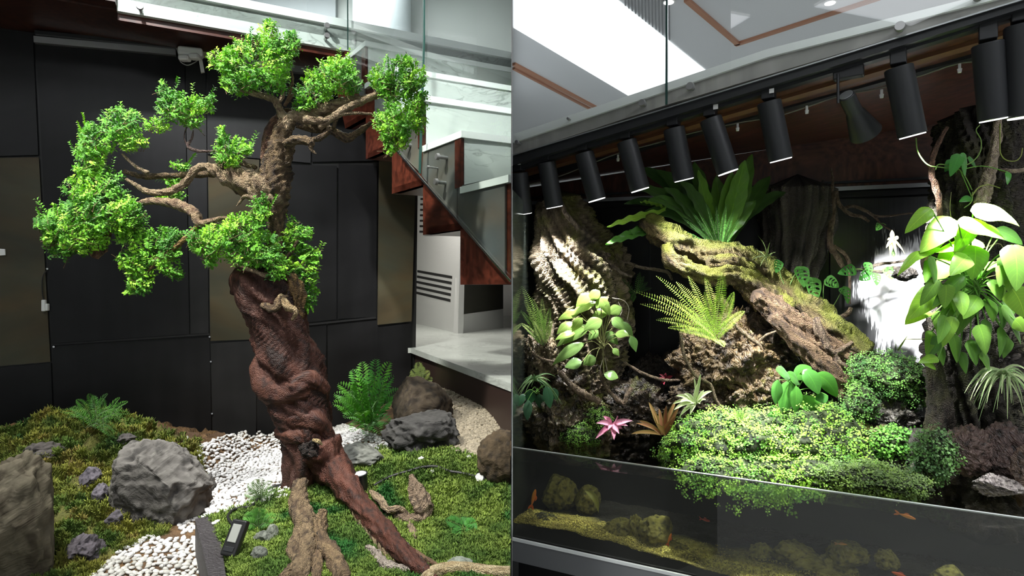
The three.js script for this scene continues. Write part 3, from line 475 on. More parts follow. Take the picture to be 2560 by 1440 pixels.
{ // upper hall wall with its white column
  const w = structure('wall_upper', V(-2, 3, -5.3));
  obj('wall_plane', box(V(-4.55, 3.05, -5.4), V(-0.004, CEIL, -5.2)), std({ color: rgb(0.42, 0.43, 0.40), roughness: 0.7 }), w);
  const p = P(955, 60, 4.95); obj('column', cyl(V(p.x, 3.13, -4.95), V(p.x, CEIL, -4.95), 0.235, 0.235, 40), M.columnPaint, w);
  const q = P(690, 40, 5.1); obj('wall_panel', box(V(q.x - 0.75, 3.13, -5.19), V(q.x + 0.5, CEIL, -5.12)), std({ color: rgb(0.24, 0.25, 0.25), roughness: 0.6 }), w);
}
// glass railing: three panes
const glassMat = M.glass;
function bolt(parent, p, n, r = 0.017) { obj('standoff_bolt', merge(cyl(p.clone().addScaledVector(n, -0.055), p.clone().addScaledVector(n, 0.004), r * 0.55, r * 0.55, 14), cyl(p.clone().addScaledVector(n, 0.004), p.clone().addScaledVector(n, 0.016), r, r * 0.86, 18)), M.boltSteel, parent); }
{
  const c0 = corner(0), LP = (px, py, o = 0.06) => onPlane(px, py, c0.clone().addScaledVector(lN, o), lN);
  const y1 = 3.95;
  const a = thing('glass_pane', 'glass railing pane bolted to the marble landing edge', 'glass railing', LP(580, 90));
  const tl = LP(292, 0), tr = LP(868, 0); tl.y = tr.y = y1;
  obj('pane', slab([LP(292, 18), LP(868, 122), tr, tl].map((p) => p), lN.clone().multiplyScalar(0.0)), glassMat, a);
  for (const [x, y] of [[350, 18], [817, 65], [817, 90]]) bolt(a, LP(x, y, 0.062), lN);
  obj('edge_seam', bar(LP(869.5, 124), V(tr.x, y1, tr.z), 0.008, 0.006), M.glassEdge, a);
  const b = thing('glass_pane', 'glass railing pane with a diagonal foot beside the upper steps', 'glass railing', PS(985, 370, 0.05));
  const up = (px) => { const q = PS(px, 100, 0.05); q.y = y1 - 0.0; return q; };
  obj('pane', slab([PS(872, 190, 0.05), PS(985, 368, 0.05), PS(1050, 430, 0.05), PS(1061, 100, 0.05), up(1061), up(872)], V(0, 0, 0)), glassMat, b);
  obj('pane_edge', slab([PS(1050, 432, 0.052), PS(1053, 434, 0.052), PS(1063, 100, 0.052), up(1063), up(1061), PS(1061, 100, 0.052)], sN.clone().multiplyScalar(0.008)), M.glassEdge, b);
  for (const [x, y] of [[1008, 360]]) bolt(b, PS(x, y, 0.052), sN);
  const cc = thing('glass_pane', 'glass railing pane covering the grey sides of the lower steps', 'glass railing', PS(1200, 560, 0.05));
  obj('pane', slab([PS(1053, 436, 0.05), PS(1277, 702, 0.05), up(1277), up(1066), PS(1065, 100, 0.05)], V(0, 0, 0)), glassMat, cc);
  obj('foot_rail', bar(PS(985, 368, 0.056), PS(1278, 703, 0.056), 0.01, 0.008), M.steel, cc);
  for (const [x, y] of [[1098, 392], [1094, 455], [1075, 418]]) bolt(cc, PS(x, y, 0.052), sN, x === 1075 ? 0.007 : 0.015);
}
// ---------- marble ledge, low wall, cabinet ----------
{
  const yT = WP(1027, 870).y, q0 = WP(1027, 870, 0.02), q1 = V(-0.004, yT, -2.62), dir = q1.clone().sub(q0).normalize();
  const ld = structure('floor_marble', V(-0.4, yT, -4)), yB = yT - 0.035;
  obj('slab', slab([q0, q1, V(-0.004, yT, -9), V(-1.9, yT, -9), V(-1.9, yT, -4.4)], V(0, -0.035, 0)), M.marble, ld);
  obj('low_wall', slab([q0.clone().setY(yB), q1.clone().setY(yB), q1.clone().setY(0.4), q0.clone().setY(0.4)].map((p) => p.add(V(-dir.z, 0, dir.x).multiplyScalar(-0.03))), V(-dir.z, 0, dir.x).multiplyScalar(-0.04)), phy({ color: rgb(0.03, 0.016, 0.013), roughness: 0.5 }), ld);
  { const p = ld.children[1].geometry.attributes.position, o = ld.position.x; for (let i = 0; i < p.count; i++) p.setX(i, Math.min(p.getX(i), -0.004 - o)); }
  const b = structure('wall_alcove', V(-1, 1.2, -9));
  obj('wall_plane', box(V(-2.1, 1.1, -9.1), V(-0.004, 3.0, -9)), M.whitePaint, b); obj('wall_plane', box(V(-2.1, 1.1, -9), V(-2.0, 3.0, -4.5)), M.whitePaint, b);
  area(V(-0.7, 2.98, -5.2), 0.8, 0.8, 14, 0xfff8ee);
  const lf = thing('unseen_alcove_lamp', 'unseen square ceiling lamp in the alcove under the stair', 'ceiling lamp', V(-0.7, 2.995, -5.2)); obj('diffuser', box(V(-1.1, 2.99, -5.6), V(-0.3, 3.0, -4.8)), M.panelGlow, lf);  // unseen lamp panel that lights the alcove
  // white cabinet with vent slots: two faces meeting at a corner
  const lay = V(0, yT, 0), F = (px, py) => onPlane(px, py, lay, V(0, 1, 0)), k0 = F(1145, 834), k1 = F(1028, 806), k2 = F(1258, 820);
  const cab = thing('cabinet', 'white cabinet with black vent slots standing in the alcove under the stair', 'cabinet', k0);
  const f1 = k1.clone().sub(k0).setY(0).normalize(), n1 = V(f1.z, 0, -f1.x); if (n1.z < 0) n1.negate();
  const f2 = k2.clone().sub(k0).setY(0).normalize(), n2 = V(-f2.z, 0, f2.x); if (n2.z < 0) n2.negate();
  const A1 = (px, py, o = 0) => onPlane(px, py, k0.clone().addScaledVector(n1, o), n1), A2 = (px, py, o = 0) => onPlane(px, py, k0.clone().addScaledVector(n2, o), n2);
  obj('front_panel', slab([k0, k1, A1(1040, 440), A1(1062, 440), A1(1060, 586), A1(1151, 584)], n1.clone().multiplyScalar(-0.05)), M.cabinet, cab);
  const sl = std({ color: rgb(0.008, 0.008, 0.008), roughness: 0.9 });  // near-black bars stand in for the shade inside the open slots
  for (let i = 0; i < 5; i++) obj('vent_slot', slab([A1(1043 - i * 0.8, 675 + i * 13.4, 0.002), A1(1130 - i * 1.1, 690 + i * 14.5, 0.002), A1(1130 - i * 1.1, 697 + i * 14.5, 0.002), A1(1043 - i * 0.8, 681 + i * 13.4, 0.002)], n1.clone().multiplyScalar(-0.03)), sl, cab);
  for (let i = 0; i < 7; i++) obj('vent_slot', slab([A1(1051 - i * 0.4, 495 + i * 13.6, 0.002), A1(1062, 495 + i * 13.6, 0.002), A1(1062, 500 + i * 13.6, 0.002), A1(1051 - i * 0.4, 500 + i * 13.6, 0.002)], n1.clone().multiplyScalar(-0.03)), sl, cab);
  obj('side_panel', slab([k0, k2, A2(1258, 773), A2(1157, 786), A2(1161, 694), A2(1150, 694)], n2.clone().multiplyScalar(-0.05)), M.cabinet, cab);
  obj('side_window', slab([A2(1157, 785, -0.01), A2(1258, 772, -0.01), A2(1258, 700, -0.01), A2(1161, 696, -0.01)], n2.clone().multiplyScalar(-0.02)), phy({ color: rgb(0.06, 0.06, 0.045), roughness: 0.2, clearcoat: 1 }), cab);
  obj('top_panel', slab([A1(1151, 584), A1(1060, 586), A1(1060, 586).add(V(0.9, 0, -0.5)), A1(1151, 584).add(V(0.9, 0, -0.5))].map((p) => V(Math.min(p.x, -0.01), p.y, p.z)), V(0, -0.02, 0)), M.cabinet, cab);
}

// ================= the tree =================
const DT = 2.33;
const px3 = (d0, s = 1) => ([x, y, r, dz = 0]) => [P(x, y, d0 + dz), s * r * (d0 + dz) / FOCAL];
{
  const foot = G(800, 1245), t = thing('bonsai_tree', 'twisted red brown tree with bright green leaf pads above the moss lawn', 'tree', foot), q = px3(DT, 0.86), onG = ([x, y, r, up = 0]) => { const dd = GD(x, y, r) - up; return [P(x, y, dd), 0.86 * r * dd / FOCAL]; };
  const red = ['#3a231c', '#4e3027', '#221512'], tan = ['#4c3b2b', '#786347', '#2e231c'], grey = ['#7d6850', '#a89478', '#523f2f'];
  const tr = new MB();
  tr.limb([[752, 1275, 44, 0.0], [748, 1225, 44], [760, 1165, 58], [772, 1110, 66], [768, 1060, 70], [752, 1010, 78], [738, 960, 86], [722, 905, 80], [710, 860, 78], [702, 820, 80], [684, 770, 86], [666, 725, 88], [668, 688, 76, 0.02]].map(q), { nu: 56, per: 12, rough: 0.16, groove: 0.1, twist: 4, k: 2.2, cols: red, sd: 2 });
  const rt = new MB();
  rt.limb([...[[800, 1120, 58, -0.04], [832, 1165, 46, -0.05]].map(q), ...[[868, 1215, 36, 0.05], [905, 1265, 30, 0.04], [950, 1320, 30, 0.03], [1000, 1375, 28, 0.02], [1055, 1425, 22, 0.01], [1090, 1452, 12]].map(onG)], { nu: 32, per: 10, rough: 0.14, groove: 0.14, twist: 2, cols: ['#45281f', '#5a362b', '#2c1e1b'], sd: 5 });
  rt.limb([[985, 1350, 18, 0.015], [1020, 1392, 22, 0.012], [1060, 1428, 16, 0.01], [1085, 1455, 10]].map(onG), { nu: 20, rough: 0.2, groove: 0.3, twist: 1, k: 5, cols: ['#3f3834', '#5c524b', '#2a2522'], sd: 8 });
  rt.limb([[1010, 1360, 8, 0.02], [1050, 1390, 9, 0.015], [1090, 1412, 7, 0.01], [1105, 1425, 4]].map(onG), { nu: 14, cols: ['#5a4636', '#7a6048', '#3a2d24'], sd: 9 });
  obj('root', rt.geo(-0.005), M.redwood, t);
  tr.limb([[805, 1130, 56], [825, 1180, 50], [842, 1215, 34], [862, 1250, 20]].map(q), { nu: 24, rough: 0.12, cols: red, sd: 6 });
  // folds and knots wrapped round the trunk
  for (const [pts, sd] of [[[[650, 880, 10, -0.05], [652, 925, 26, -0.07], [680, 972, 34, -0.09], [735, 975, 32, -0.11], [770, 950, 24, -0.1], [805, 965, 16, -0.06], [812, 995, 10, -0.01]], 9], [[[705, 1062, 10, -0.05], [740, 1048, 24, -0.09], [785, 1048, 28, -0.09], [815, 1085, 18, -0.04], [838, 1130, 12, -0.02]], 10], [[[695, 1080, 14, -0.05], [735, 1085, 24, -0.085], [780, 1095, 22, -0.09], [800, 1125, 14, -0.06]], 11], [[[592, 735, 14, -0.03], [596, 695, 22, -0.05], [630, 684, 24, -0.07], [680, 700, 18, -0.07]], 13], [[[605, 740, 12, -0.06], [640, 780, 26, -0.08], [660, 820, 24, -0.08], [668, 870, 14, -0.06]], 14], [[[760, 1120, 16, -0.06], [790, 1140, 26, -0.075], [800, 1165, 16, -0.06]], 15]])
    tr.limb(pts.map(([x, y, r, z]) => [x, y, r * 1.22, z * 0.62 - 0.006]).map(q), { nu: 24, per: 10, rough: 0.14, groove: 0.1, twist: 3, cols: ['#402620', '#5a382c', '#281916'], sd });
  obj('trunk', tr.geo(-0.005), M.redwood, t);
  obj('bark_patch', new MB().limb([[722, 690, 20, -0.05], [735, 735, 24, -0.05], [742, 785, 18, -0.04], [745, 815, 8, -0.03]].map(q), { nu: 30, per: 12, rough: 0.3, groove: 0.3, k: 4, cols: ['#5a4426', '#7d6238', '#352616'], sd: 77 }).geo(), M.bark, t);
  obj('knot', stone(P(778, 1120, DT - 0.085), V(0.042, 0.04, 0.03), 71, { det: 12, cols: ['#1c1513', '#33261f', '#0e0b0a'], amp: 0.3, fine: 0.12 }), M.bark, t); obj('splinter', new MB().limb([[782, 1100, 5, -0.115], [795, 1103, 7, -0.12], [805, 1112, 3, -0.115]].map(q), { nu: 8, cols: ['#a08a60', '#c8b080', '#6b5a40'] }).geo(), M.bark, t);
  const up = new MB();
  up.limb([[678, 720, 40], [690, 640, 24], [690, 570, 22], [688, 520, 30], [690, 470, 42], [692, 420, 38], [702, 370, 36], [706, 335, 26], [712, 300, 16]].map(q), { nu: 30, rough: 0.14, groove: 0.18, twist: 4, cols: tan, sd: 21 });
  up.limb([[668, 430, 18, 0.05], [672, 370, 22, 0.05], [685, 310, 16, 0.05], [715, 285, 12, 0.04], [760, 275, 10, 0.03]].map(q), { nu: 18, rough: 0.2, cols: ['#55392e', '#7a5a45', '#33241d'], sd: 22 });
  obj('upper_trunk', up.geo(), M.bark, t);
  const BR = [
    [[[716, 320, 16], [700, 275, 12], [685, 250, 10], [640, 235, 9], [595, 222, 6]], grey], [[[690, 262, 7], [705, 245, 6], [700, 200, 4], [660, 160, 3]], grey], [[[712, 265, 4], [728, 225, 4], [732, 195, 3], [726, 170, 2]], ['#7a5a45', '#9a7a5e', '#5a4030']], [[[715, 260, 4], [735, 235, 3], [748, 215, 2]], ['#7a5a45', '#9a7a5e', '#5a4030']],
    [[[705, 335, 22], [730, 300, 20], [770, 288, 20], [820, 272, 19], [870, 255, 14], [920, 245, 10], [965, 232, 6]], grey], [[[760, 300, 12, -0.05], [820, 300, 11, -0.05], [860, 275, 11, -0.06], [900, 255, 10, -0.06], [955, 230, 7, -0.06]], grey], [[[800, 320, 9, -0.04], [840, 290, 7, -0.06], [880, 283, 5, -0.06], [930, 285, 3, -0.05]], grey],
    [[[745, 310, 14], [790, 318, 16], [830, 328, 12], [870, 345, 12], [895, 330, 9], [928, 308, 6]], tan], [[[715, 360, 12, -0.04], [745, 350, 13, -0.08], [775, 355, 12, -0.1], [778, 372, 6, -0.1], [790, 385, 3, -0.1]], tan], [[[775, 350, 7, -0.08], [800, 345, 8, -0.05], [825, 325, 8, -0.03]], tan], [[[835, 318, 6, -0.04], [840, 300, 5, -0.05], [850, 285, 4, -0.05]], tan],
    [[[705, 505, 30], [665, 478, 46], [622, 460, 42], [578, 443, 32], [542, 428, 17], [515, 416, 11], [490, 424, 11], [465, 455, 11], [435, 475, 10], [400, 482, 9], [365, 478, 8], [335, 460, 6], [315, 448, 4]], grey],
    [[[560, 432, 10, 0.04], [500, 436, 9, 0.05], [450, 438, 9, 0.05], [400, 440, 8, 0.04], [350, 440, 8, 0.02], [310, 428, 6, 0]], tan], [[[370, 432, 6, -0.02], [345, 420, 5, -0.02], [320, 400, 4, -0.02], [305, 385, 3, -0.02]], grey],
    [[[545, 418, 6, 0.02], [580, 400, 6, 0.02], [610, 410, 7, 0.03], [640, 420, 8, 0.03]], grey], [[[640, 500, 7, -0.05], [615, 490, 5, -0.05], [600, 505, 4, -0.04], [592, 515, 2, -0.04]], grey],
    [[[640, 590, 8, -0.04], [570, 546, 6, -0.06], [530, 552, 7, -0.07], [500, 558, 12, -0.07], [488, 535, 16, -0.06], [460, 517, 16, -0.05], [420, 506, 13, -0.04], [375, 503, 10, -0.03], [340, 510, 6, -0.02]], ['#6b5240', '#a58d70', '#43332a']],
    [[[500, 560, 6, -0.07], [465, 595, 7, -0.07], [430, 625, 7, -0.06], [395, 650, 6, -0.05], [370, 680, 3, -0.05]], ['#6b5230', '#9a7a45', '#43332a']],
    [[[600, 372, 3, 0.05], [560, 375, 3, 0.04], [520, 378, 3, 0.02], [490, 376, 5, 0.02], [470, 365, 5, 0.02], [480, 345, 3, 0.02], [483, 326, 1.5, 0.02]], ['#5b4040', '#8c7a74', '#3f2a2a']], [[[470, 365, 3, 0.02], [462, 350, 2, 0.02], [462, 330, 1.5, 0.02], [472, 312, 1, 0.02]], ['#5b4040', '#7c6a64', '#3f2a2a']],
    [[[670, 690, 8, -0.12], [640, 680, 6, -0.13], [600, 665, 5, -0.13], [575, 655, 3, -0.12]], grey], [[[690, 650, 8, -0.02], [720, 640, 6, -0.02], [745, 600, 4, -0.02]], tan], [[[700, 740, 9, -0.12], [720, 765, 11, -0.14], [740, 780, 8, -0.14], [730, 800, 4, -0.13]], ['#8a7350', '#c0a880', '#5b4734']], [[[655, 765, 10, -0.12], [690, 770, 12, -0.14], [700, 750, 10, -0.13], [720, 740, 5, -0.12]], tan],
    [[[235, 640, 14, -0.02], [250, 620, 18, -0.02], [262, 600, 10, 0], [290, 560, 5, 0], [340, 510, 5, -0.02]], ['#5b4030', '#8c6a54', '#3f2a22']],
  ];
  BR.forEach(([pts, cols], i) => obj('branch', new MB().limb(pts.map(q), { nu: pts[1][2] > 12 ? 20 : 12, per: 7, rough: 0.2, groove: 0.2, twist: 6, cols, sd: 30 + i }).geo(-0.004), M.bark, t));
  // leaf pads: sprays of opposite leaves, pad by pad
  const PADS = [
    [[[640, 155, 95, 70], [675, 95, 36, 50], [560, 152, 48, 32], [600, 205, 55, 34], [722, 115, 34, 36], [690, 195, 45, 40], [735, 90, 22, 16], [670, 62, 12, 22]], -0.02], [[[830, 190, 72, 46], [780, 230, 52, 40], [850, 165, 42, 28], [760, 265, 32, 18], [880, 210, 36, 26]], -0.02],
    [[[960, 190, 46, 32], [1030, 190, 42, 40], [1040, 250, 36, 44], [985, 225, 50, 30], [1008, 150, 40, 14], [1045, 300, 24, 26]], -0.05], [[[985, 300, 58, 52], [990, 345, 40, 30], [975, 368, 20, 14]], -0.09],
    [[[450, 268, 62, 40], [408, 215, 12, 20], [393, 312, 36, 20], [500, 262, 45, 24], [425, 245, 36, 24], [480, 300, 34, 18], [530, 245, 16, 12]], 0.02], [[[300, 305, 56, 42], [330, 345, 42, 36], [240, 350, 58, 46], [222, 400, 48, 46], [225, 320, 16, 16], [250, 440, 60, 30], [300, 270, 14, 14]], 0.0],
    [[[230, 470, 80, 40], [180, 560, 86, 60], [255, 525, 100, 60], [320, 545, 56, 50], [140, 600, 38, 40], [200, 595, 80, 42], [115, 555, 34, 22], [335, 590, 50, 22], [160, 625, 30, 16]], -0.04],
    [[[575, 372, 52, 38], [555, 330, 14, 26], [620, 370, 20, 16], [570, 405, 30, 18]], -0.02], [[[450, 412, 28, 14], [430, 450, 40, 10], [430, 490, 40, 22]], 0.06],
    [[[330, 650, 42, 34], [395, 628, 60, 34], [350, 700, 40, 36], [425, 670, 36, 22], [330, 725, 22, 14], [440, 690, 22, 14], [410, 590, 55, 24]], -0.04], [[[540, 602, 76, 42], [610, 570, 60, 42], [650, 525, 32, 36], [655, 620, 58, 50], [690, 672, 34, 40], [620, 640, 60, 32], [500, 588, 42, 28], [530, 650, 22, 26], [655, 495, 12, 18]], -0.1],
    [[[740, 602, 44, 44], [752, 670, 54, 60], [768, 740, 32, 44], [735, 560, 16, 26], [780, 640, 28, 30], [765, 585, 26, 22]], 0.03],
  ];
  const lo = C('#347a0c'), hi = C('#a8e030'), mid = C('#68b016');
  PADS.forEach(([blobs, dz], bi) => {
    const mb = new MB(), tw = new MB(), d0 = DT + dz, k = d0 / FOCAL;
    for (const [cx, cy, rx, ry] of blobs) {
      const shoots = Math.max(6, Math.round(rx * ry / (bi === 2 || bi === 3 ? 17 : 23)));
      for (let s = 0; s < shoots; s++) {
        const a = rr(0, 6.283), q2 = Math.pow(rnd(), 0.45), zz = rr(-1, 1), ex = Math.cos(a) * rx * q2, ey = Math.sin(a) * ry * q2;
        const w = Math.sqrt(Math.max(0, 1 - q2 * q2 * 0.8)), tip0 = P(cx + ex, cy + ey, d0 + zz * w * Math.min(rx, ry * 1.3) * k * 0.9);
        const tip = tip0; const dir = V(ex / rx + rr(-0.5, 0.5), -ey / ry * 0.8 + 0.55 + rr(-0.4, 0.4), zz * 0.8 + rr(-0.3, 0.3)).normalize();
        if (cy > 640 || (cx > 700 && cy > 550)) dir.y -= 0.5;
        const long = rnd() < 0.05 && ey < 0; if (long) dir.set(ex / rx * 0.6 + rr(-0.3, 0.3), 1, rr(-0.3, 0.3)).normalize(); const L = long ? rr(0.05, 0.085) : rr(0.022, 0.046), base = tip.clone().addScaledVector(dir, long ? -0.02 : -L), n = long ? 8 : 3 + Math.floor(rnd() * 3), side = dir.clone().cross(V(rr(-1, 1), rr(-0.3, 1), rr(-1, 1))).normalize();
        const tone = clamp(0.45 + 0.5 * n3(tip.x * 6, tip.y * 6, tip.z * 6) + rr(-0.25, 0.25), 0, 1), col = mixc(mixc(lo, mid, Math.min(1, tone * 2)), hi, Math.max(0, tone * 2 - 1));
        if (s % 3 === 0) { const o = tw.n; tw.tube([base.clone().addScaledVector(dir, -0.02), tip.clone()], 0.0013, 0.0007, '#5d4a30', 3, 1); }
        for (let j = 0; j < n; j++) for (const sg of [1, -1]) {
          const at = base.clone().addScaledVector(dir, L * j / (n - 0.5)), ld = dir.clone().multiplyScalar(0.55).addScaledVector(side, sg * 0.9).add(V(rr(-0.25, 0.25), rr(-0.15, 0.3), rr(-0.25, 0.25))).normalize();
          mb.tiny(at, ld, V(rr(-0.4, 0.4), 1, 0.6).normalize(), rr(0.012, 0.018), rr(0.008, 0.011), col.clone().multiplyScalar(rr(0.8, 1.15)), rr(0, 0.3));
        }
      }
    }
    const f = obj('foliage', mb.geo(-0.004), M.smallLeaf, t, { kind: 'stuff' }); obj('twig', tw.geo(-0.004), M.twig, f, { kind: 'stuff' });
  });
}
// ---------- roots and driftwood on the lawn ----------
{
  const drift = (name, label, parts, cols, mat = M.bark, o = {}) => single(name, (() => { const mb = new MB(); parts.forEach((pts, i) => mb.limb(pts.map(([x, y, r, d1, up = 0]) => { const d = GD(x, y, r) - up; return [P(x, y, d), r * d / FOCAL]; }), { nu: 22, per: 9, rough: 0.2, groove: 0.2, twist: 5, cols, sd: 60 + i * 3 + pts[0][0], ...o })); return mb.geo(-0.005); })(), mat, label, 'driftwood');
  drift('driftwood', 'pale brown gnarled root running down from the foot of the tree', [[[752, 1205, 16, 2.22, 0.12], [748, 1260, 24, 2.17, 0.06], [765, 1310, 24, 2.09, 0.02], [770, 1350, 22, 2.0], [762, 1395, 24, 1.92], [745, 1450, 22, 1.86]], [[748, 1330, 14, 2.05], [735, 1375, 17, 1.97], [740, 1420, 20, 1.9], [700, 1450, 12, 1.86]]], ['#66533e', '#8f7a5c', '#3d2f23']);
  drift('driftwood', 'forked brown driftwood stub beside the pale root', [[[808, 1275, 10, 2.13, 0.18], [800, 1305, 15, 2.09, 0.1], [800, 1340, 18, 2.03, 0.03], [830, 1390, 22, 1.94], [860, 1450, 22, 1.86]], [[805, 1350, 14, 2.0], [795, 1390, 14, 1.93], [790, 1450, 14, 1.86]], [[800, 1340, 10, 2.03], [770, 1350, 8, 2.02]]], ['#6f5a44', '#8f7858', '#46382a']);
  drift('driftwood', 'hollow split branch lying under the red root', [[[888, 1288, 16, 2.1], [920, 1325, 17, 2.05], [955, 1375, 14, 1.98], [985, 1410, 9, 1.92]]], ['#8a785c', '#b09c78', '#4d4032'], M.bark, { flat: 0.6 });
  drift('driftwood', 'grey bleached branch curving over the moss below the red root', [[[918, 1370, 8, 1.97], [940, 1385, 12, 1.94], [965, 1415, 14, 1.9], [1010, 1425, 12, 1.88], [1055, 1428, 8, 1.86]]], ['#93867a', '#b5a99c', '#655a50']);
  drift('driftwood', 'grey brown elbow shaped driftwood standing in the lawn', [[[1028, 1188, 7, 2.36, 0.16], [1040, 1225, 18, 2.32, 0.1], [1058, 1265, 22, 2.26, 0.04], [1055, 1292, 20, 2.22], [1020, 1300, 15, 2.18], [985, 1282, 12, 2.18]], [[985, 1282, 10, 2.18], [965, 1290, 7, 2.15]]], ['#75614f', '#94806a', '#4c3f34']);
  drift('driftwood', 'tan arched driftwood with a hollow joined to the elbow piece', [[[925, 1228, 7, 2.3], [950, 1250, 10, 2.26, 0.03], [975, 1275, 8, 2.2, 0.06], [1000, 1272, 8, 2.18, 0.06], [1018, 1295, 9, 2.14], [1030, 1325, 10, 2.1], [1042, 1348, 7, 2.06]], [[975, 1275, 7, 2.2], [968, 1300, 5, 2.16]]], ['#86705a', '#ac987a', '#55463a']);
  drift('driftwood', 'smooth bleached tan log lying along the near edge of the lawn', [[[1060, 1452, 16, 1.86], [1090, 1430, 17, 1.83], [1150, 1420, 16, 1.8], [1220, 1428, 15, 1.78], [1300, 1434, 15, 1.76]]], ['#b09a72', '#d2bf98', '#8a7450'], M.bark, { groove: 0.08, rough: 0.08, k: 2 });
  // slate edging
  single('slate_slab', slab([[488, 1297], [614, 1270], [604, 1290], [566, 1318], [552, 1350], [566, 1448], [522, 1448], [506, 1370]].map(([x, y]) => onPlane(x, y, V(0, BASE + 0.142, 0), V(0, 1, 0))), V(0, -0.14, 0)), phy({ color: rgb(0.045, 0.04, 0.043), roughness: 0.55, bumpMap: T.rock, bumpScale: 0.006 }), 'dark slate slab edging the raised moss lawn', 'slab');
}
// ---------- lamps and cable on the lawn ----------
{
  const c = P(902, 1205, GD(902, 1232)), t = thing('garden_spotlight', 'black can spotlight with a pale lens beside the tree foot', 'spotlight', c.clone().add(V(0, -0.06, 0)));
  const ax = V(-0.05, 1, 0.12).normalize(), a = c.clone().addScaledVector(ax, -0.045), b = c.clone().addScaledVector(ax, 0.032);
  obj('housing', cyl(a, b, 0.022, 0.026, 28), M.blackPlastic, t); obj('rim', new THREE.TorusGeometry(0.0245, 0.003, 8, 28).applyQuaternion(new THREE.Quaternion().setFromUnitVectors(V(0, 0, 1), ax)).translate(b.x, b.y, b.z), M.blackMetal, t); obj('lens', cyl(b.clone().addScaledVector(ax, -0.004), b.clone().addScaledVector(ax, 0.002), 0.022, 0.022, 28), M.dimLens, t); obj('stake', cyl(a.clone().add(V(0, -0.03, 0)), a, 0.006), M.blackPlastic, t);
  const c2 = P(1199, 1194, GD(1199, 1206)), ax2 = V(-0.25, 0.5, 0.85).normalize(), u = thing('garden_spotlight', 'small spotlight with round pale lens near the brown boulder', 'spotlight', c2.clone().add(V(0, -0.02, 0)));
  obj('housing', cyl(c2.clone().addScaledVector(ax2, -0.05), c2, 0.014, 0.02, 24), M.blackPlastic, u); obj('lens', cyl(c2, c2.clone().addScaledVector(ax2, 0.004), 0.0165, 0.0165, 24), M.dimLens, u);
  const f = P(588, 1345, GD(588, 1385) ), fl = thing('floodlight', 'black flat floodlight with grey panel leaning in the moss', 'floodlight', f.clone().add(V(0, -0.06, 0)));
  const rot = (g) => g.applyQuaternion(new THREE.Quaternion().setFromEuler(new THREE.Euler(-0.55, -0.2, -0.18))).translate(f.x, f.y, f.z);
  obj('housing', rot(new RoundedBoxGeometry(0.052, 0.105, 0.022, 3, 0.006)), M.blackPlastic, fl); obj('panel', rot(new RoundedBoxGeometry(0.030, 0.052, 0.004, 2, 0.0015).translate(0, 0.012, 0.0115)), phy({ color: rgb(0.30, 0.31, 0.28), roughness: 0.35, clearcoat: 0.6 }), fl); obj('control_strip', rot(new RoundedBoxGeometry(0.034, 0.014, 0.004, 2, 0.001).translate(0, -0.033, 0.011)), M.blackMetal, fl);
  const lay = (pts, up = 0.012) => pts.map(([x, y]) => { const p = G(x, y); return V(Math.min(p.x, -0.01), p.y + up, p.z); });
  single('cable', new MB().tube(lay([[935, 1222], [975, 1200], [1020, 1186], [1055, 1176], [1090, 1174], [1120, 1185], [1150, 1190], [1195, 1200]]), 0.006, 0.006, '#0b0b0b', 8, 6).geo(), M.cable, 'black cable crossing the moss lawn between the two spotlights', 'cable');
  single('cable', new MB().tube(lay([[590, 1330], [570, 1300], [590, 1280], [625, 1275], [650, 1250], [680, 1225], [718, 1218]]), 0.005, 0.005, '#0b0b0b', 8, 6).geo(), M.cable, 'black cable looping from the floodlight behind the trunk', 'cable');
}
// ---------- ferns of the tree garden ----------
function frond(mb, b, c, t, w, n, col, o = {}) {             // midrib with pairs of leaflets
  const f = o.face ?? V(0, 0.7, 0.7), rib = C(o.rib ?? '#4c6a24'), pw = o.pw ?? 0.26, shape = o.shape ?? ((s) => Math.pow(Math.sin(Math.PI * clamp(0.08 + s * 0.92, 0, 1)), 0.6));
  mb.tube([b, b.clone().multiplyScalar(0.25).addScaledVector(c, 0.5).addScaledVector(t, 0.25), t], (o.ribR ?? 0.0018), 0.0006, '#' + rib.getHexString(), 3, 5);
  for (let i = 0; i < n; i++) {
    const v = (i + 0.6) / n, p = b.clone().multiplyScalar((1 - v) ** 2).addScaledVector(c, 2 * v * (1 - v)).addScaledVector(t, v * v), tg = c.clone().sub(b).multiplyScalar(1 - v).addScaledVector(t.clone().sub(c), v).normalize(), sd = tg.clone().cross(f).normalize(), up = sd.clone().cross(tg).normalize();
    const L = w * 0.5 * shape(v); if (v < (o.bare ?? 0.08)) continue;
    for (const s of [1, -1]) mb.tiny(p, sd.clone().multiplyScalar(s).addScaledVector(tg, o.sweep ?? 0.35).addScaledVector(up, 0.12 + rr(-0.12, 0.12)).normalize(), up, L * rr(0.9, 1.08), Math.max(0.002, L * pw), col.clone().multiplyScalar(rr(0.8, 1.15)), 0.12);
  }
}
function fern(name, label, hub, tips, { w = 0.09, n = 22, cols, d, bow = 0.3, group, spread = 0.0, ...o }) {   // hub [px, py, d]; tips [px, py, dz]
  const h = P(...hub), t = thing(name, label, 'fern', h, group); tips.forEach(([x, y, dz = 0, ww = 1]) => {
    const tip = P(x, y, hub[2] + dz), b = h.clone().add(V(rr(-1, 1) * spread, 0, rr(-1, 1) * spread)), m = b.clone().lerp(tip, 0.5).add(V(0, tip.distanceTo(b) * bow, 0)), mb = new MB();
    frond(mb, b, m, tip, w * ww, n, mixc(C(cols[0]), C(cols[1]), rnd()), o); obj('frond', mb.geo(hub[0] < 1280 ? -0.006 : 0.006), M.smallLeaf, t);
  }); return t;
}
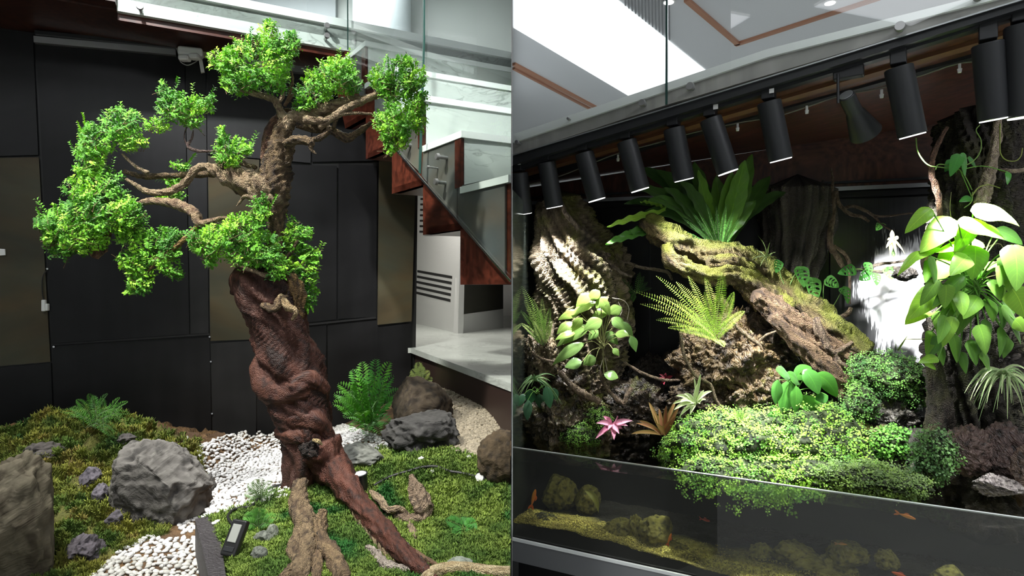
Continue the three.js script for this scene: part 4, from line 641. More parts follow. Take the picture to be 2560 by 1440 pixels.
fern('fern', 'lush green fern with broad fronds before the black wall beside the rocks', [925, 1075, GD(925, 1085)], [[835, 985, 0.1], [845, 960, 0], [880, 925, 0.1], [905, 905, 0.15], [940, 898, 0.1], [975, 905, 0.1], [985, 940, 0], [832, 1010, -0.1], [860, 1045, -0.15], [880, 1080, -0.2], [915, 1090, -0.22], [950, 1085, -0.2], [975, 1060, -0.1], [985, 1000, 0], [870, 985, -0.15], [920, 960, -0.2], [900, 1040, -0.25], [950, 1000, -0.18], [850, 1000, -0.1], [890, 950, -0.1], [960, 950, -0.1], [925, 930, 0.1], [1000, 975, 0.05]], { w: 0.1, n: 16, pw: 0.3, cols: ['#2f7f14', '#68b426'], spread: 0.02, sweep: 0.6 });
fern('fern', 'small dim fern growing behind the brown boulder near the marble ledge', [1050, 965, GD(1062, 975) - 0.02], [[1028, 925, 0], [1045, 905, 0], [1055, 915, 0], [1075, 930, 0], [1082, 950, 0], [1030, 948, 0], [1062, 935, -0.05], [1022, 940, 0.05]], { w: 0.07, n: 16, cols: ['#4d6a2c', '#77823a'] });
fern('fern', 'spiky dark green fern growing on top of the mossy mound', [240, 1068, GD(240, 1075) - 0.03], [[190, 1000, 0], [175, 1020, 0], [220, 985, 0], [232, 990, 0.05], [255, 995, 0], [270, 985, 0], [300, 995, 0], [320, 1005, 0], [325, 1035, 0], [318, 1058, -0.1], [290, 1080, -0.15], [265, 1085, -0.15], [150, 1030, 0], [165, 1045, -0.1], [200, 1040, -0.15], [240, 1030, -0.18], [280, 1030, -0.15], [300, 1045, -0.12], [305, 1020, -0.05], [215, 1015, -0.1], [260, 1080, -0.2], [285, 1095, -0.1]], { w: 0.05, n: 22, pw: 0.16, cols: ['#2c6a10', '#539a1c'], spread: 0.05 });
fern('fern', 'wispy grey green fern sprouting between pebbles and moss lawn', [650, 1250, GD(650, 1255)], [[620, 1210, 0], [635, 1200, 0], [655, 1195, 0], [680, 1205, 0], [690, 1225, 0], [610, 1235, 0], [640, 1225, -0.05], [665, 1222, -0.05]], { w: 0.045, n: 16, pw: 0.16, cols: ['#4a6a38', '#6c8a50'] });
fern('fern', 'low feathery fern in the moss above the black floodlight', [645, 1320, GD(645, 1325)], [[610, 1290, 0], [630, 1278, 0], [650, 1270, 0], [670, 1280, 0], [690, 1295, 0], [615, 1310, -0.03], [650, 1295, -0.05], [680, 1312, -0.04]], { w: 0.055, n: 18, pw: 0.16, cols: ['#356a18', '#549428'] });
fern('fern', 'flat dark green feathery sprig lying on the moss lawn', [1160, 1320, GD(1160, 1320) - 0.02], [[1115, 1300, 0], [1135, 1345, -0.05], [1160, 1352, -0.06], [1195, 1335, -0.03], [1190, 1305, 0.02], [1150, 1295, 0.05]], { w: 0.05, n: 14, pw: 0.3, bow: 0.12, cols: ['#2a6a18', '#3f8a20'] });

// what stands by the added thin screen ends before it
for (const t of scene.children) if (/^(staircase|stair_landing|floor_marble|glass_pane|cabinet|wall_alcove|wall_upper)/.test(t.name)) for (const m of t.children) { const p = m.geometry.attributes.position, x = t.position.x; for (let i = 0; i < p.count; i++) if (p.getX(i) + x > -0.003) p.setX(i, -0.003 - x); }
// lamps over the tree garden
downlight(V(-1.55, 4.05, -1.25), P(600, 440, 2.35), 50, 29, 'black ceiling spotlight shining on the leaves of the tree', 0.7, 0xfffdf2);
downlight(V(-1.42, 4.0, -2.72), G(620, 1165), 44, 16, 'black ceiling spotlight shining straight down on the white pebbles', 0.7);
downlight(V(-0.35, 4.0, -0.9), G(1000, 1290), 27, 18, 'unseen black ceiling spotlight shining on the moss lawn', 0.8);  // unseen lamp aimed at the lawn
downlight(V(-2.6, 4.0, -1.3), G(330, 1190), 16, 22, 'unseen black ceiling spotlight shining on the mossy mound', 0.8);  // unseen lamp aimed at the mound

downlight(V(-0.35, 4.0, -1.0), P(1130, 250, 2.9), 34, 17, 'added black ceiling spotlight brightening the marble steps', 0.6);  // unseen lamp added because the steps were too dim
downlight(V(-1.5, 4.05, -1.7), P(560, 60, 3.3), 26, 26, 'added black ceiling spotlight brightening the marble landing edge', 0.7);  // unseen lamp added to brighten the landing fascia

// ================= the glass tank garden =================
const FD = (px) => 1 / (1 / 2.75 + (px - 1280) / 1280 * (1 / 1.9 - 1 / 2.75));
const F0 = V(0.003, 0, -2.75), F1 = P(2700, 720, FD(2700)).setY(0), fdir = F1.clone().sub(F0).normalize(), fn = V(-fdir.z, 0, fdir.x);   // fn faces the visitor
const PF = (px, py, off = 0) => onPlane(px, py, F0.clone().addScaledVector(fn, off), fn);
const RIM = PF(1900, 1204).y, WATER = RIM - 0.045, TB = PF(1500, 1388).y;          // rim, water, tank floor
const BK0 = V(0.004, 0, -4.0), BK1 = P(2700, 720, 3.05).setY(0), bdir = BK1.clone().sub(BK0).normalize(), bn = V(-bdir.z, 0, bdir.x);
const PB = (px, py, off = 0) => onPlane(px, py, BK0.clone().addScaledVector(bn, off), bn);
const wy = (p, y) => p.clone().setY(y);
{
  const t = thing('aquarium_tank', 'long low glass tank of dark water beneath the planted wood', 'aquarium', wy(F0.clone().lerp(F1, 0.5), TB - 0.25));
  const tn = fn.clone().multiplyScalar(-0.012);
  obj('front_glass', slab([wy(F0, TB), wy(F1, TB), wy(F1, RIM), wy(F0, RIM)], V(0, 0, 0)), M.tankGlass, t);
  obj('rim_edge', slab([wy(F0, RIM - 0.004), wy(F1, RIM - 0.004), wy(F1, RIM), wy(F0, RIM)], tn), phy({ color: rgb(0.72, 0.76, 0.74), roughness: 0.3, clearcoat: 1 }), t);
  const l1 = P(1343, 1090, 3.75);
  obj('side_glass', slab([wy(F0, TB), wy(l1, TB), wy(l1, P(1340, 540, 3.75).y), wy(F0, P(1280, 540, 3.75).y)], V(0.001, 0, 0)), M.sideGlass, t);
  obj('end_glass', slab([wy(F1, TB), wy(BK1, TB), wy(BK1, RIM), wy(F1, RIM)], V(0, 0, 0)), M.glassClear, t);
  obj('tank_floor', slab([F0, F1, BK1, BK0].map((p) => wy(p, TB - 0.002)), V(0, -0.02, 0)), M.black, t);
  obj('base_trim', bar(wy(F0, TB - 0.006).addScaledVector(fn, 0.012), wy(F1, TB - 0.006).addScaledVector(fn, 0.012), 0.012, 0.012), M.nosing, t);  // pale colour stands in for the highlight along a steel edge
  obj('base_fascia', slab([wy(F0, TB - 0.012), wy(F1, TB - 0.012), wy(F1, TB - 0.105), wy(F0, TB - 0.105)].map((p) => p.addScaledVector(fn, 0.015)), fn.clone().multiplyScalar(-0.03)), M.greyMetal, t);
  obj('plinth', slab([wy(F0, TB - 0.105), wy(F1, TB - 0.105), wy(F1, 0.001), wy(F0, 0.001)].map((p) => p.addScaledVector(fn, -0.06)), fn.clone().multiplyScalar(-0.1)), M.blackPlastic, t);
  const w = single('water', slab([F0, F1, BK1, BK0].map((p, i) => wy(p.clone().addScaledVector(i < 2 ? fn : bn, i < 2 ? -0.002 : 0.01), WATER)), V(0, 0, 0)), M.water, 'still dark water filling the glass tank', 'water'); w.userData.kind = 'stuff';
}
{ // back wall: black sheets below, a rail, brown boards above
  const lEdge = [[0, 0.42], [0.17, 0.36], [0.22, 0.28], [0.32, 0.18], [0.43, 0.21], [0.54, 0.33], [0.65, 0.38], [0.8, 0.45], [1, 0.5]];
  T.spotPoolScale = tex(512, (u, v) => {  // spotlight pool painted white into the sheet, ragged edges as scale residue
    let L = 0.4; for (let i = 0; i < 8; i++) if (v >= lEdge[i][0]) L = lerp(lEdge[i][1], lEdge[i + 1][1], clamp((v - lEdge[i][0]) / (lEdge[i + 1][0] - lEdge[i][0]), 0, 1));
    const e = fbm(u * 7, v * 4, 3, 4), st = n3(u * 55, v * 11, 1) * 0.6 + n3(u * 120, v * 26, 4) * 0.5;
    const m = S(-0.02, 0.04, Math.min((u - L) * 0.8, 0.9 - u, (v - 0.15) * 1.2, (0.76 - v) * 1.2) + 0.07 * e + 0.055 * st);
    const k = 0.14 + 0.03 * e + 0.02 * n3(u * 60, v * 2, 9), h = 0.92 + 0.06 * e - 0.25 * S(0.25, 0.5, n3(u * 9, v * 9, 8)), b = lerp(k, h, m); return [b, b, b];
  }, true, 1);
  const w = structure('wall_tank', wy(BK0.clone().lerp(BK1, 0.5), 0.4)), q = (px, a, b2, y, m, off, th = 0.01) => slab([PB(px, a, off), PB(b2, y, off)], V(0, 0, 0));
  const yR = 1.6 + (720 - 474) / 1500 * -PB(2080, 474).z, sheet = (x0, x1, y0, y1, m, off, name = 'panel') => { const a = PB(x0, 700, off), b = PB(x1, 700, off); return obj(name, slab([wy(a, y0), wy(b, y0), wy(b, y1), wy(a, y1)], bn.clone().multiplyScalar(-0.01)), m, w); };
  obj('backing', slab([wy(BK0, 0.3), wy(BK1, 0.3), wy(BK1, 2.55), wy(BK0, 2.25)].map((p) => p.addScaledVector(bn, -0.03)), bn.clone().multiplyScalar(-0.05)), M.blackPlastic, w);
  sheet(1285, 1622, 0.3, yR - 0.02, M.black, 0); sheet(1626, 1900, 0.3, yR - 0.02, M.black, 0.003); sheet(1904, 2072, 0.3, yR - 0.02, M.black, 0); sheet(2498, 2690, 0.3, yR - 0.02, M.black, 0);
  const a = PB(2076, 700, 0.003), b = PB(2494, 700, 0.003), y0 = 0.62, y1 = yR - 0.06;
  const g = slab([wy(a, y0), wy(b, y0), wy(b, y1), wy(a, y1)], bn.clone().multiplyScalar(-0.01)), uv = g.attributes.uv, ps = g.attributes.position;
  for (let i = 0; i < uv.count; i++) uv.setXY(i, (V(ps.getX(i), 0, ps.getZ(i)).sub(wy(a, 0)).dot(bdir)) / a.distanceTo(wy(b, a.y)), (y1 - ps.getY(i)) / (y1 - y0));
  obj('painted_pool_panel', g, phy({ map: T.spotPoolScale, color: rgb(1, 1, 1), roughness: 0.4 }), w, { label: 'black sheet with a ragged white pool of painted spotlight and scale' });
  { const a2 = PB(1285, 700, -0.004), b3 = PB(2690, 700, -0.004); obj('upper_board', slab([wy(a2, yR + 0.01), wy(b3, yR + 0.01), wy(b3, 2.555), wy(a2, 2.255)], bn.clone().multiplyScalar(-0.01)), M.brownBoard, w); }
  for (const [dy, h, o, m] of [[0.0, 0.022, 0.012, M.greyMetal], [0.035, 0.012, 0.02, M.blackMetal], [-0.035, 0.03, 0.006, M.charcoal]]) obj('rail', bar(wy(PB(1285, 700, o), yR + dy), wy(PB(2690, 700, o), yR + dy), 0.02, h), m, w);
}
// ---------- beam, glass railing and lamp track above the tank ----------
const TD = (px) => 1 / (1 / 3.1 + (px - 1298) / 1182 * (1 / 2.0 - 1 / 3.1));
const T0 = V(0.004, 0, -3.14), T1 = P(2700, 720, TD(2700)).setY(0), tdir = T1.clone().sub(T0).normalize(), tnm = V(-tdir.z, 0, tdir.x);
const PT = (px, py, off = 0) => onPlane(px, py, T0.clone().addScaledVector(tnm, off), tnm);
{
  const b = structure('beam', PT(1900, 200));
  const face = std({ color: rgb(0.50, 0.48, 0.45), roughness: 0.4, map: T.black });
  const A = PT(1282, 342, 0.06), B = PT(2690, -72, 0.06), A2 = PT(1282, 388, 0.06), B2 = PT(2690, -42, 0.06), back = tnm.clone().multiplyScalar(-0.12);
  const pt = (l, o) => l.map(([x, y]) => PT(x, y, o));
  obj('beam_face', slab(pt([[1282, 356], [1920, 141], [2420, 15], [2690, -53], [2690, -40], [1920, 187], [1667, 262], [1282, 388]], 0.06), back), face, b);
  obj('top_edge', slab(pt([[1282, 336], [1920, 122], [2420, -4], [2690, -72], [2690, -52], [2420, 16], [1920, 142], [1282, 357]], 0.075), tnm.clone().multiplyScalar(-0.14)), M.nosing, b);
  obj('lower_lip', bar(A2, B2, 0.006, 0.005), M.greyMetal, b);
  obj('under_board', slab([PT(1282, 390, 0.05), PT(2690, -40, 0.05), PT(2690, -20, 0.05), PT(1282, 412, 0.05)], tnm.clone().multiplyScalar(-0.1)), M.blackMetal, b);
  // soffit running back to the wall
  const s0 = PT(1282, 408, -0.04), s1 = PT(2690, -24, -0.04), e1 = V(BK1.x, s1.y, BK1.z), e0 = V(0.006, s0.y, BK0.z);
  const g = new THREE.BufferGeometry(), th = V(0, 0.03, 0), mk = (a, c, d, e) => { const m = new MB(); m.grid(1, 1, (u, v) => [a.clone().lerp(c, u).lerp(e.clone().lerp(d, u), v), null]); return m; };
  const m = mk(s0, s1, e1, e0); const o = m.n; m.grid(1, 1, (u, v) => [s0.clone().lerp(s1, u).lerp(e0.clone().lerp(e1, u), v).add(th), null]); obj('soffit', m.geo(), M.brownBoard, b);
  obj('batten', bar(PT(1282, 440, -0.25), PT(2690, 30, -0.25), 0.06, 0.035), std({ color: rgb(0.16, 0.07, 0.03), roughness: 0.6 }), b); obj('batten', bar(PT(1282, 452, -0.40), PT(2690, 60, -0.40), 0.05, 0.05), M.blackMetal, b);
  const tk = thing('lamp_track', 'black lamp track running under the beam above the tank', 'track', PT(1900, 250)); obj('rail', bar(PT(1282, 424), PT(2690, -12), 0.036, 0.028), M.blackMetal, tk); obj('conduit', bar(PT(1282, 420, -0.07), PT(2690, -18, -0.07), 0.018, 0.018), M.blackPlastic, tk);
  // glass panes
  const up = (px) => { const p = PT(px, 100, 0.085); p.y = 3.9; return p; };
  const g1 = thing('glass_pane', 'glass railing pane before the white skylight above the tank beam', 'glass railing', PT(1470, 300, 0.085)); obj('pane', slab([PT(1282, 384, 0.085), PT(1664, 262, 0.085), up(1666), up(1282)], V(0, 0, 0)), M.glassClear, g1);
  obj('pane_edge', slab([PT(1663, 262, 0.086), PT(1668, 260, 0.086), up(1672), up(1668)], tnm.clone().multiplyScalar(-0.006)), M.glassEdge, g1);
  const g2 = thing('glass_pane', 'glass railing pane in front of the copper edged ceiling', 'glass railing', PT(2100, 150, 0.085)); obj('pane', slab([PT(1672, 258, 0.085), PT(2680, -36, 0.085), up(2680), up(1676)], V(0, 0, 0)), M.glassClear, g2);
  const bt = (par, x, y, r = 0.016) => bolt(par, PT(x, y, 0.087), tnm, r); bt(g1, 1607, 258); bt(g1, 1295, 357, 0.012); bt(g1, 1423, 298, 0.007); bt(g2, 1727, 217, 0.018); bt(g2, 2250, 68, 0.018); bt(g2, 2445, -5, 0.014);
}
// ---------- track spotlights ----------
{
  const L0 = 0.235, R0 = 0.046, body = new THREE.LatheGeometry([[0, 0], [R0 * 0.9, 0], [R0, -0.004], [R0, -L0 + 0.003], [R0 * 0.985, -L0], [R0 * 0.9, -L0], [R0 * 0.86, -L0 + 0.02]].map(([x, y]) => new THREE.Vector2(x, y)), 40);
  const lens = new THREE.CylinderGeometry(R0 * 0.9, R0 * 0.9, 0.006, 36).translate(0, -L0 - 0.001, 0), adapter = merge(new RoundedBoxGeometry(0.05, 0.075, 0.045, 2, 0.004).translate(0, 0.045, 0), new RoundedBoxGeometry(0.1, 0.03, 0.034, 2, 0.003).translate(0.03, 0.085, 0)), ring = new THREE.TorusGeometry(R0, 0.0015, 6, 40).rotateX(Math.PI / 2).translate(0, -L0 + 0.002, 0);
  const FIX = [
    [1298, 432, 1310, 533, 'black track spotlight hanging nearest to the added screen, at the far end of the track', 1], [1366, 406, 1386, 517, 'black track spotlight in front of the mossy bark stump, second from the far end', 1], [1460, 382, 1492, 499, 'tilted black track spotlight third from the far end, before dark brown boards', 1], [1566, 352, 1600, 474, 'black track spotlight with its foot at the tip of the strap fern', 1], [1684, 320, 1710, 449, 'black track spotlight directly over the middle of the strap fern', 1], [1776, 296, 1820, 430, 'black track spotlight tilted over the bright upright strap leaves', 1], [1922, 254, 1952, 399, 'black track spotlight hanging alone between strap fern and cone shaped spotlight', 1], [2246, 168, 2281, 338, 'large black track spotlight with glowing foot beside the cone shaped spotlight', 1], [2470, 108, 2486, 298, 'big black track spotlight above the dark trunk', 1], [2552, 62, 2558, 292, 'black track spotlight cut off at the very end of the track', 1],
  ];
  const proto = new THREE.Group(); { const h = new THREE.Group(); h.name = 'head'; for (const [n, g, m] of [['housing', body, M.blackMetal], ['lens', lens, M.lens], ['trim_ring', ring, M.blackMetal]]) { const x = new THREE.Mesh(g, m); x.name = n; x.castShadow = x.receiveShadow = true; h.add(x); } proto.add(h); const a = new THREE.Mesh(adapter, M.blackMetal); a.name = 'adapter'; a.castShadow = a.receiveShadow = true; proto.add(a); }
  const yaw = Math.atan2(-tdir.z, tdir.x);
  globalThis.HEADS = [];
  FIX.forEach(([x0, y0, x1, y1, label], i) => {
    const t = i ? proto.clone() : proto; t.name = numbered('track_spotlight'); const a = PT(x0, y0), v = [P(x0, y0, 1), P(x1, y1, 1)];
    // tilt so that the foot is seen where it hangs; it leans a little towards the plants
    let d = PT(x1, y1, -0.05).sub(a); const len = d.length(); d.normalize();
    t.position.copy(a); t.userData = { label, category: 'spotlight', group: 'black spotlights on the track above the tank' };
    t.children[0].quaternion.setFromUnitVectors(V(0, -1, 0), d); t.children[0].scale.set(1, len / L0, 1); t.children[1].rotation.y = yaw; scene.add(t);
    HEADS.push([a.clone().addScaledVector(d, len + 0.012), d]);
  });
  // the cone shaped one
  const a = PT(2115, 238), d = PT(2172, 348, -0.16).sub(a).normalize(), t = thing('cone_spotlight', 'cone shaped black spotlight turned to the wall, between two straight track spotlights', 'spotlight', a), f = a.clone().addScaledVector(d, 0.19), m = a.clone().addScaledVector(d, 0.085);
  const cg = new THREE.LatheGeometry([[0, 0], [0.026, 0], [0.029, 0.004], [0.029, 0.08], [0.034, 0.09], [0.058, 0.19], [0.055, 0.19], [0.03, 0.1]].map(([x, y]) => new THREE.Vector2(x, y)), 36).applyQuaternion(new THREE.Quaternion().setFromUnitVectors(V(0, 1, 0), d)).translate(a.x, a.y, a.z); obj('housing', cg, M.blackMetal, t);
  obj('lens', cyl(a.clone().addScaledVector(d, 0.12), a.clone().addScaledVector(d, 0.124), 0.036), M.dimLens, t);
  obj('adapter', merge(new RoundedBoxGeometry(0.1, 0.045, 0.04, 2, 0.004).rotateY(yaw).translate(a.x + 0.01, a.y + 0.085, a.z), cyl(a.clone().add(V(-0.03, 0.08, 0)), a.clone().add(V(-0.03, -0.03, 0)), 0.005, 0.005, 10)), M.blackMetal, t);
  obj('cap', cyl(a.clone().addScaledVector(d, -0.003), a.clone().addScaledVector(d, 0.001), 0.024, 0.024, 24), M.greyMetal, t);
  for (const [x, y, w2, l2] of [[1298, 408, 0.016, 'on the first spotlight adapter beside the added screen'], [1789, 267, 0.02, 'beside the adapter over the upright strap leaves'], [1929, 227, 0.018, 'on the adapter of the lone spotlight']]) single('sticker', new RoundedBoxGeometry(w2, w2, 0.004, 1, 0.001).rotateY(yaw).translate(...PT(x, y, 0.03).toArray()), M.whitePaint, 'small square white sticker ' + l2, 'sticker');
  // misting line with nozzles strung behind the lamps
  const pts = [[1290, 470], [1400, 440], [1540, 385], [1640, 358], [1720, 335], [1840, 308], [1945, 290], [2010, 270], [2100, 240], [2210, 218], [2300, 190], [2400, 158], [2480, 150], [2570, 118]], wire = thing('misting_line', 'thin grey misting line with little nozzles strung behind the spotlights', 'hose', PT(1900, 300, -0.12));
  obj('hose', new MB().tube(pts.map(([x, y]) => PT(x, y, -0.12)), 0.003, 0.003, '#77756a', 6, 8).geo(0.006), M.twig, wire);
  for (const [x, y] of [[1545, 393], [1844, 316], [2017, 272], [2204, 232], [2399, 168]]) { const p = PT(x, y, -0.12); obj('nozzle', merge(cyl(p.clone().add(V(0, 0.012, 0)), p.clone().add(V(0, -0.006, 0)), 0.005, 0.005, 10), cyl(p.clone().add(V(0, -0.006, 0)), p.clone().add(V(0, -0.02, 0)), 0.008, 0.006, 10)), M.whitePaint, wire); }
}
// spot beams of the track, each from just below its lens
{
  const aim = [P(1420, 960, 3.1), P(1430, 730, 3.15), P(1480, 830, 3.0), P(1900, 720, 2.9), P(1700, 800, 2.85), P(1870, 1130, 2.5), P(2010, 980, 2.7), P(2270, 730, 3.1), P(2410, 640, 2.2), P(2440, 950, 2.25)];
  const cd = [14, 20, 12, 9, 8, 24, 16, 70, 60, 8], ang = [26, 15, 20, 32, 20, 20, 30, 13, 16, 30];
  HEADS.forEach(([p], i) => spot(p.clone().addScaledVector(aim[i].clone().sub(p).normalize(), 0.01), aim[i], cd[i] * LAMPS.track / 5, ang[i], 0.7, 0xfbfdff, 2));
}
// ---------- wood, stumps and rocks of the tank garden ----------
const brown = ['#4b3c2c', '#6d5a44', '#2c231b'], darkBark = ['#4a443e', '#756c63', '#2c2825'], mossC = '#5c6424';
const lim = (d0, list) => list.map(([x, y, r, dz = 0]) => [P(x, y, d0 + dz), r * (d0 + dz) / FOCAL]);
const wood = (name, label, cat, d0, parts, o, mat = M.bark) => { const mb = new MB(); parts.forEach((p, i) => mb.limb(lim(d0, p), { nu: 24, per: 9, rough: 0.2, groove: 0.2, twist: 3, sd: i * 7 + p[0][0] * 0.1, ...o })); return single(name, mb.geo(0.006), mat, label, cat); };
wood('stump', 'pale lichen covered bark stump standing in the far corner of the tank', 'stump', 3.3, [[[1395, 500, 52], [1405, 560, 72], [1425, 630, 96], [1455, 700, 108], [1465, 790, 100], [1455, 900, 85], [1440, 1010, 80], [1430, 1120, 80]], [[1480, 640, 50], [1520, 670, 42], [1545, 690, 24]]], { nu: 110, per: 28, rough: 0.2, groove: 0.16, k: 8, twist: 1, cols: ['#5f5240', '#8c7c64', '#332a22'], moss: '#6c6a30' });
wood('stump', 'broken dark grey bark stump behind the strap leaved fern', 'stump', 3.35, [[[1993, 478, 86], [1992, 530, 84], [1985, 600, 70], [1975, 680, 58], [1970, 760, 50]]], { nu: 100, per: 24, rough: 0.12, groove: 0.16, k: 9, twist: 0, cols: darkBark });
{ // crater of the broken stump: ragged rim pieces
  const t = scene.children.find((o) => o.userData.label === 'broken dark grey bark stump behind the strap leaved fern');
  for (let i = 0; i < 9; i++) { const x = 1920 + i * 19, mb = new MB(); mb.limb(lim(3.3, [[x, 500, 13], [x + rr(-4, 4), 470, 9], [x + rr(-6, 6), 452 + rr(-6, 12), 3]]), { nu: 8, per: 4, cols: darkBark, sd: i, flat: 0.5 }); obj('bark_splinter', mb.geo(), M.bark, t); }
}
wood('log', 'mossy upper log of the slanting bundle reaching under the strap fern', 'log', 2.98, [[[1608, 552, 20], [1640, 575, 28], [1690, 602, 28], [1745, 625, 30], [1800, 640, 34], [1860, 660, 36], [1910, 690, 40], [1970, 730, 36, -0.06], [2035, 780, 34, -0.12], [2100, 830, 30, -0.16], [2165, 880, 28, -0.2]]], { nu: 36, per: 10, cols: ['#57492f', '#77683f', '#362c1e'], moss: '#6e7228', rough: 0.22 });
wood('log', 'mossy lower limb of the bundle with a knot hole', 'log', 2.9, [[[1668, 615, 14, 0.05], [1680, 650, 20], [1715, 670, 21], [1760, 690, 22], [1820, 686, 26], [1870, 698, 30], [1920, 735, 30], [1975, 775, 26, -0.05]], [[1770, 655, 14], [1830, 655, 18], [1880, 680, 16]], [[1860, 700, 22], [1880, 735, 20], [1905, 765, 18]]], { nu: 30, per: 9, cols: ['#5a4c30', '#7c6d42', '#382d1f'], moss: '#7c7e2c', rough: 0.25 });
wood('log', 'bare brown log at the lower end of the slanting bundle', 'log', 2.84, [[[1890, 735, 22], [1950, 785, 30], [2010, 835, 34], [2070, 885, 38], [2120, 930, 40], [2175, 985, 40]], [[1930, 790, 14, -0.05], [1990, 850, 22, -0.05], [2050, 910, 26, -0.05], [2110, 965, 30, -0.05], [2150, 1010, 30, -0.05]], [[2000, 790, 12, -0.03], [2060, 840, 15, -0.04], [2120, 890, 18, -0.05], [2170, 930, 16, -0.05]]], { nu: 30, per: 9, cols: ['#5b4734', '#80674c', '#37291f'], rough: 0.22, groove: 0.24 });
wood('root', 'short forked root hugging the bare brown log', 'root', 2.76, [[[2040, 795, 7], [2060, 850, 9], [2080, 880, 8], [2110, 870, 6], [2130, 855, 5]], [[2085, 880, 7], [2095, 905, 8], [2125, 920, 6]], [[2060, 850, 6], [2040, 830, 5], [2035, 800, 3]]], { nu: 14, cols: ['#5d4b3c', '#86725c', '#3d3026'] });
wood('trunk', 'thick dark trunk at the near end of the tank under the big leaved plant', 'trunk', 2.5, [[[2450, 300, 84, 0.1], [2455, 380, 88, 0.08], [2452, 470, 92, 0.04], [2440, 580, 96], [2445, 700, 100], [2440, 820, 96], [2440, 930, 92], [2445, 1030, 92], [2450, 1130, 100], [2455, 1240, 120], [2455, 1300, 125]], [[2545, 330, 34, 0.1], [2555, 480, 40, 0.1], [2565, 700, 50, 0.1], [2570, 1000, 60, 0.05], [2560, 1250, 80]]], { nu: 110, per: 22, rough: 0.14, groove: 0.2, k: 8, twist: 0.6, cols: ['#211c19', '#38312b', '#14110f'], moss: '#36341a' });
wood('trunk', 'slim dark stem standing before the wall patch of painted light and scale beside the thick trunk', 'trunk', 2.42, [[[2325, 700, 9, 0.05], [2328, 800, 11], [2335, 870, 13], [2340, 950, 20], [2352, 1020, 26], [2348, 1100, 30], [2360, 1200, 34]]], { nu: 22, cols: ['#2a231d', '#433930', '#1a1511'], moss: '#3f3d19' });
wood('root', 'pale twisted root running down the dark trunk', 'root', 2.33, [[[2495, 300, 8], [2488, 360, 11], [2478, 410, 14], [2462, 470, 16], [2450, 525, 14], [2452, 560, 9]], [[2500, 425, 4], [2530, 428, 5, -0.05], [2565, 424, 5, -0.05]]], { nu: 18, cols: ['#8d7c68', '#b4a48e', '#5f5244'] });
wood('vine', 'brown woody vine hanging beside the dark trunk', 'vine', 2.4, [[[2368, 318, 4], [2345, 360, 6], [2330, 400, 7], [2330, 440, 7], [2345, 490, 7], [2350, 540, 6]]], { nu: 12, cols: ['#5a4030', '#82614a', '#3b2a20'] });
wood('vine', 'two brown vines knotted together before the black back sheet', 'vine', 3.2, [[[2085, 480, 6], [2082, 530, 7], [2075, 590, 7], [2076, 615, 8], [2092, 640, 7], [2108, 668, 6]], [[2090, 478, 5], [2098, 510, 5], [2125, 535, 5], [2155, 542, 4], [2172, 554, 3]], [[2105, 522, 4], [2135, 516, 4], [2165, 528, 4], [2190, 540, 3], [2280, 533, 2]], [[2168, 530, 3], [2190, 545, 3], [2202, 560, 2], [2235, 580, 2]], [[2084, 615, 5], [2110, 635, 5], [2122, 655, 5], [2124, 680, 4], [2124, 760, 3]], [[2080, 480, 4], [2082, 450, 3], [2078, 420, 2]]], { nu: 10, cols: ['#6d5846', '#96806a', '#493a2d'], rough: 0.12, groove: 0.1 });
wood('vine', 'dark vine reaching from the knotted vines to the big leaved plant', 'vine', 3.0, [[[2110, 672, 5], [2140, 675, 4], [2170, 670, 4], [2200, 660, 4], [2245, 655, 3], [2300, 640, 3]], [[2165, 675, 4], [2200, 680, 4], [2225, 672, 4], [2260, 668, 3]]], { nu: 10, cols: ['#3d352c', '#5f5446', '#2a241e'] });
wood('vine', 'curved bare twig rising from the logs beside the vine leaves', 'vine', 2.85, [[[2128, 770, 5], [2118, 785, 6], [2095, 795, 6], [2078, 792, 5]], [[2090, 796, 4], [2062, 830, 4], [2045, 860, 3]], [[2072, 778, 3], [2072, 800, 3]]], { nu: 10, cols: ['#6a5644', '#8f7a62', '#4a3c2f'] });
wood('vine', 'grey brown vine draped across the pale bark stump', 'vine', 3.12, [[[1400, 500, 5], [1415, 535, 6], [1440, 565, 6], [1458, 595, 7], [1475, 620, 6], [1505, 632, 5], [1525, 640, 5]], [[1510, 640, 5], [1530, 665, 4], [1560, 685, 4], [1580, 692, 3]], [[1556, 652, 3], [1600, 668, 4], [1640, 674, 4], [1670, 682, 4], [1680, 700, 3]], [[1425, 718, 2], [1445, 705, 2], [1460, 695, 1]]], { nu: 10, cols: ['#6d5d4e', '#9a8a78', '#4b3f35'], rough: 0.12 });
wood('root', 'thin bent root in front of the crumbly rock pillar', 'root', 2.78, [[[1828, 790, 4], [1845, 820, 5], [1875, 845, 5], [1895, 860, 5], [1912, 888, 3]], [[1895, 855, 3], [1915, 838, 3], [1940, 828, 2]]], { nu: 10, cols: ['#7a6850', '#a08c6e', '#554735'] });
wood('root', 'long thin root hanging down the side of the crumbly rock pillar', 'root', 2.78, [[[1700, 830, 4], [1708, 880, 4], [1720, 910, 4], [1740, 940, 4], [1775, 960, 4], [1790, 1000, 4], [1812, 1030, 4]]], { nu: 10, cols: ['#75634e', '#9a876a', '#544634'] });
wood('driftwood', 'curved bare root lying over the dark bank beside the pink rosette', 'driftwood', 3.0, [[[1400, 930, 6], [1430, 965, 8], [1460, 985, 9], [1500, 1005, 8]], [[1500, 930, 4], [1520, 975, 5], [1545, 1000, 6], [1560, 1010, 4]], [[1578, 970, 6], [1568, 990, 7], [1560, 1010, 6]], [[1330, 880, 3], [1350, 895, 4], [1385, 905, 3]], [[1560, 905, 3], [1600, 930, 4], [1660, 950, 4], [1700, 950, 3]]], { nu: 12, cols: ['#6b5a48', '#8f7a62', '#463a2e'] });
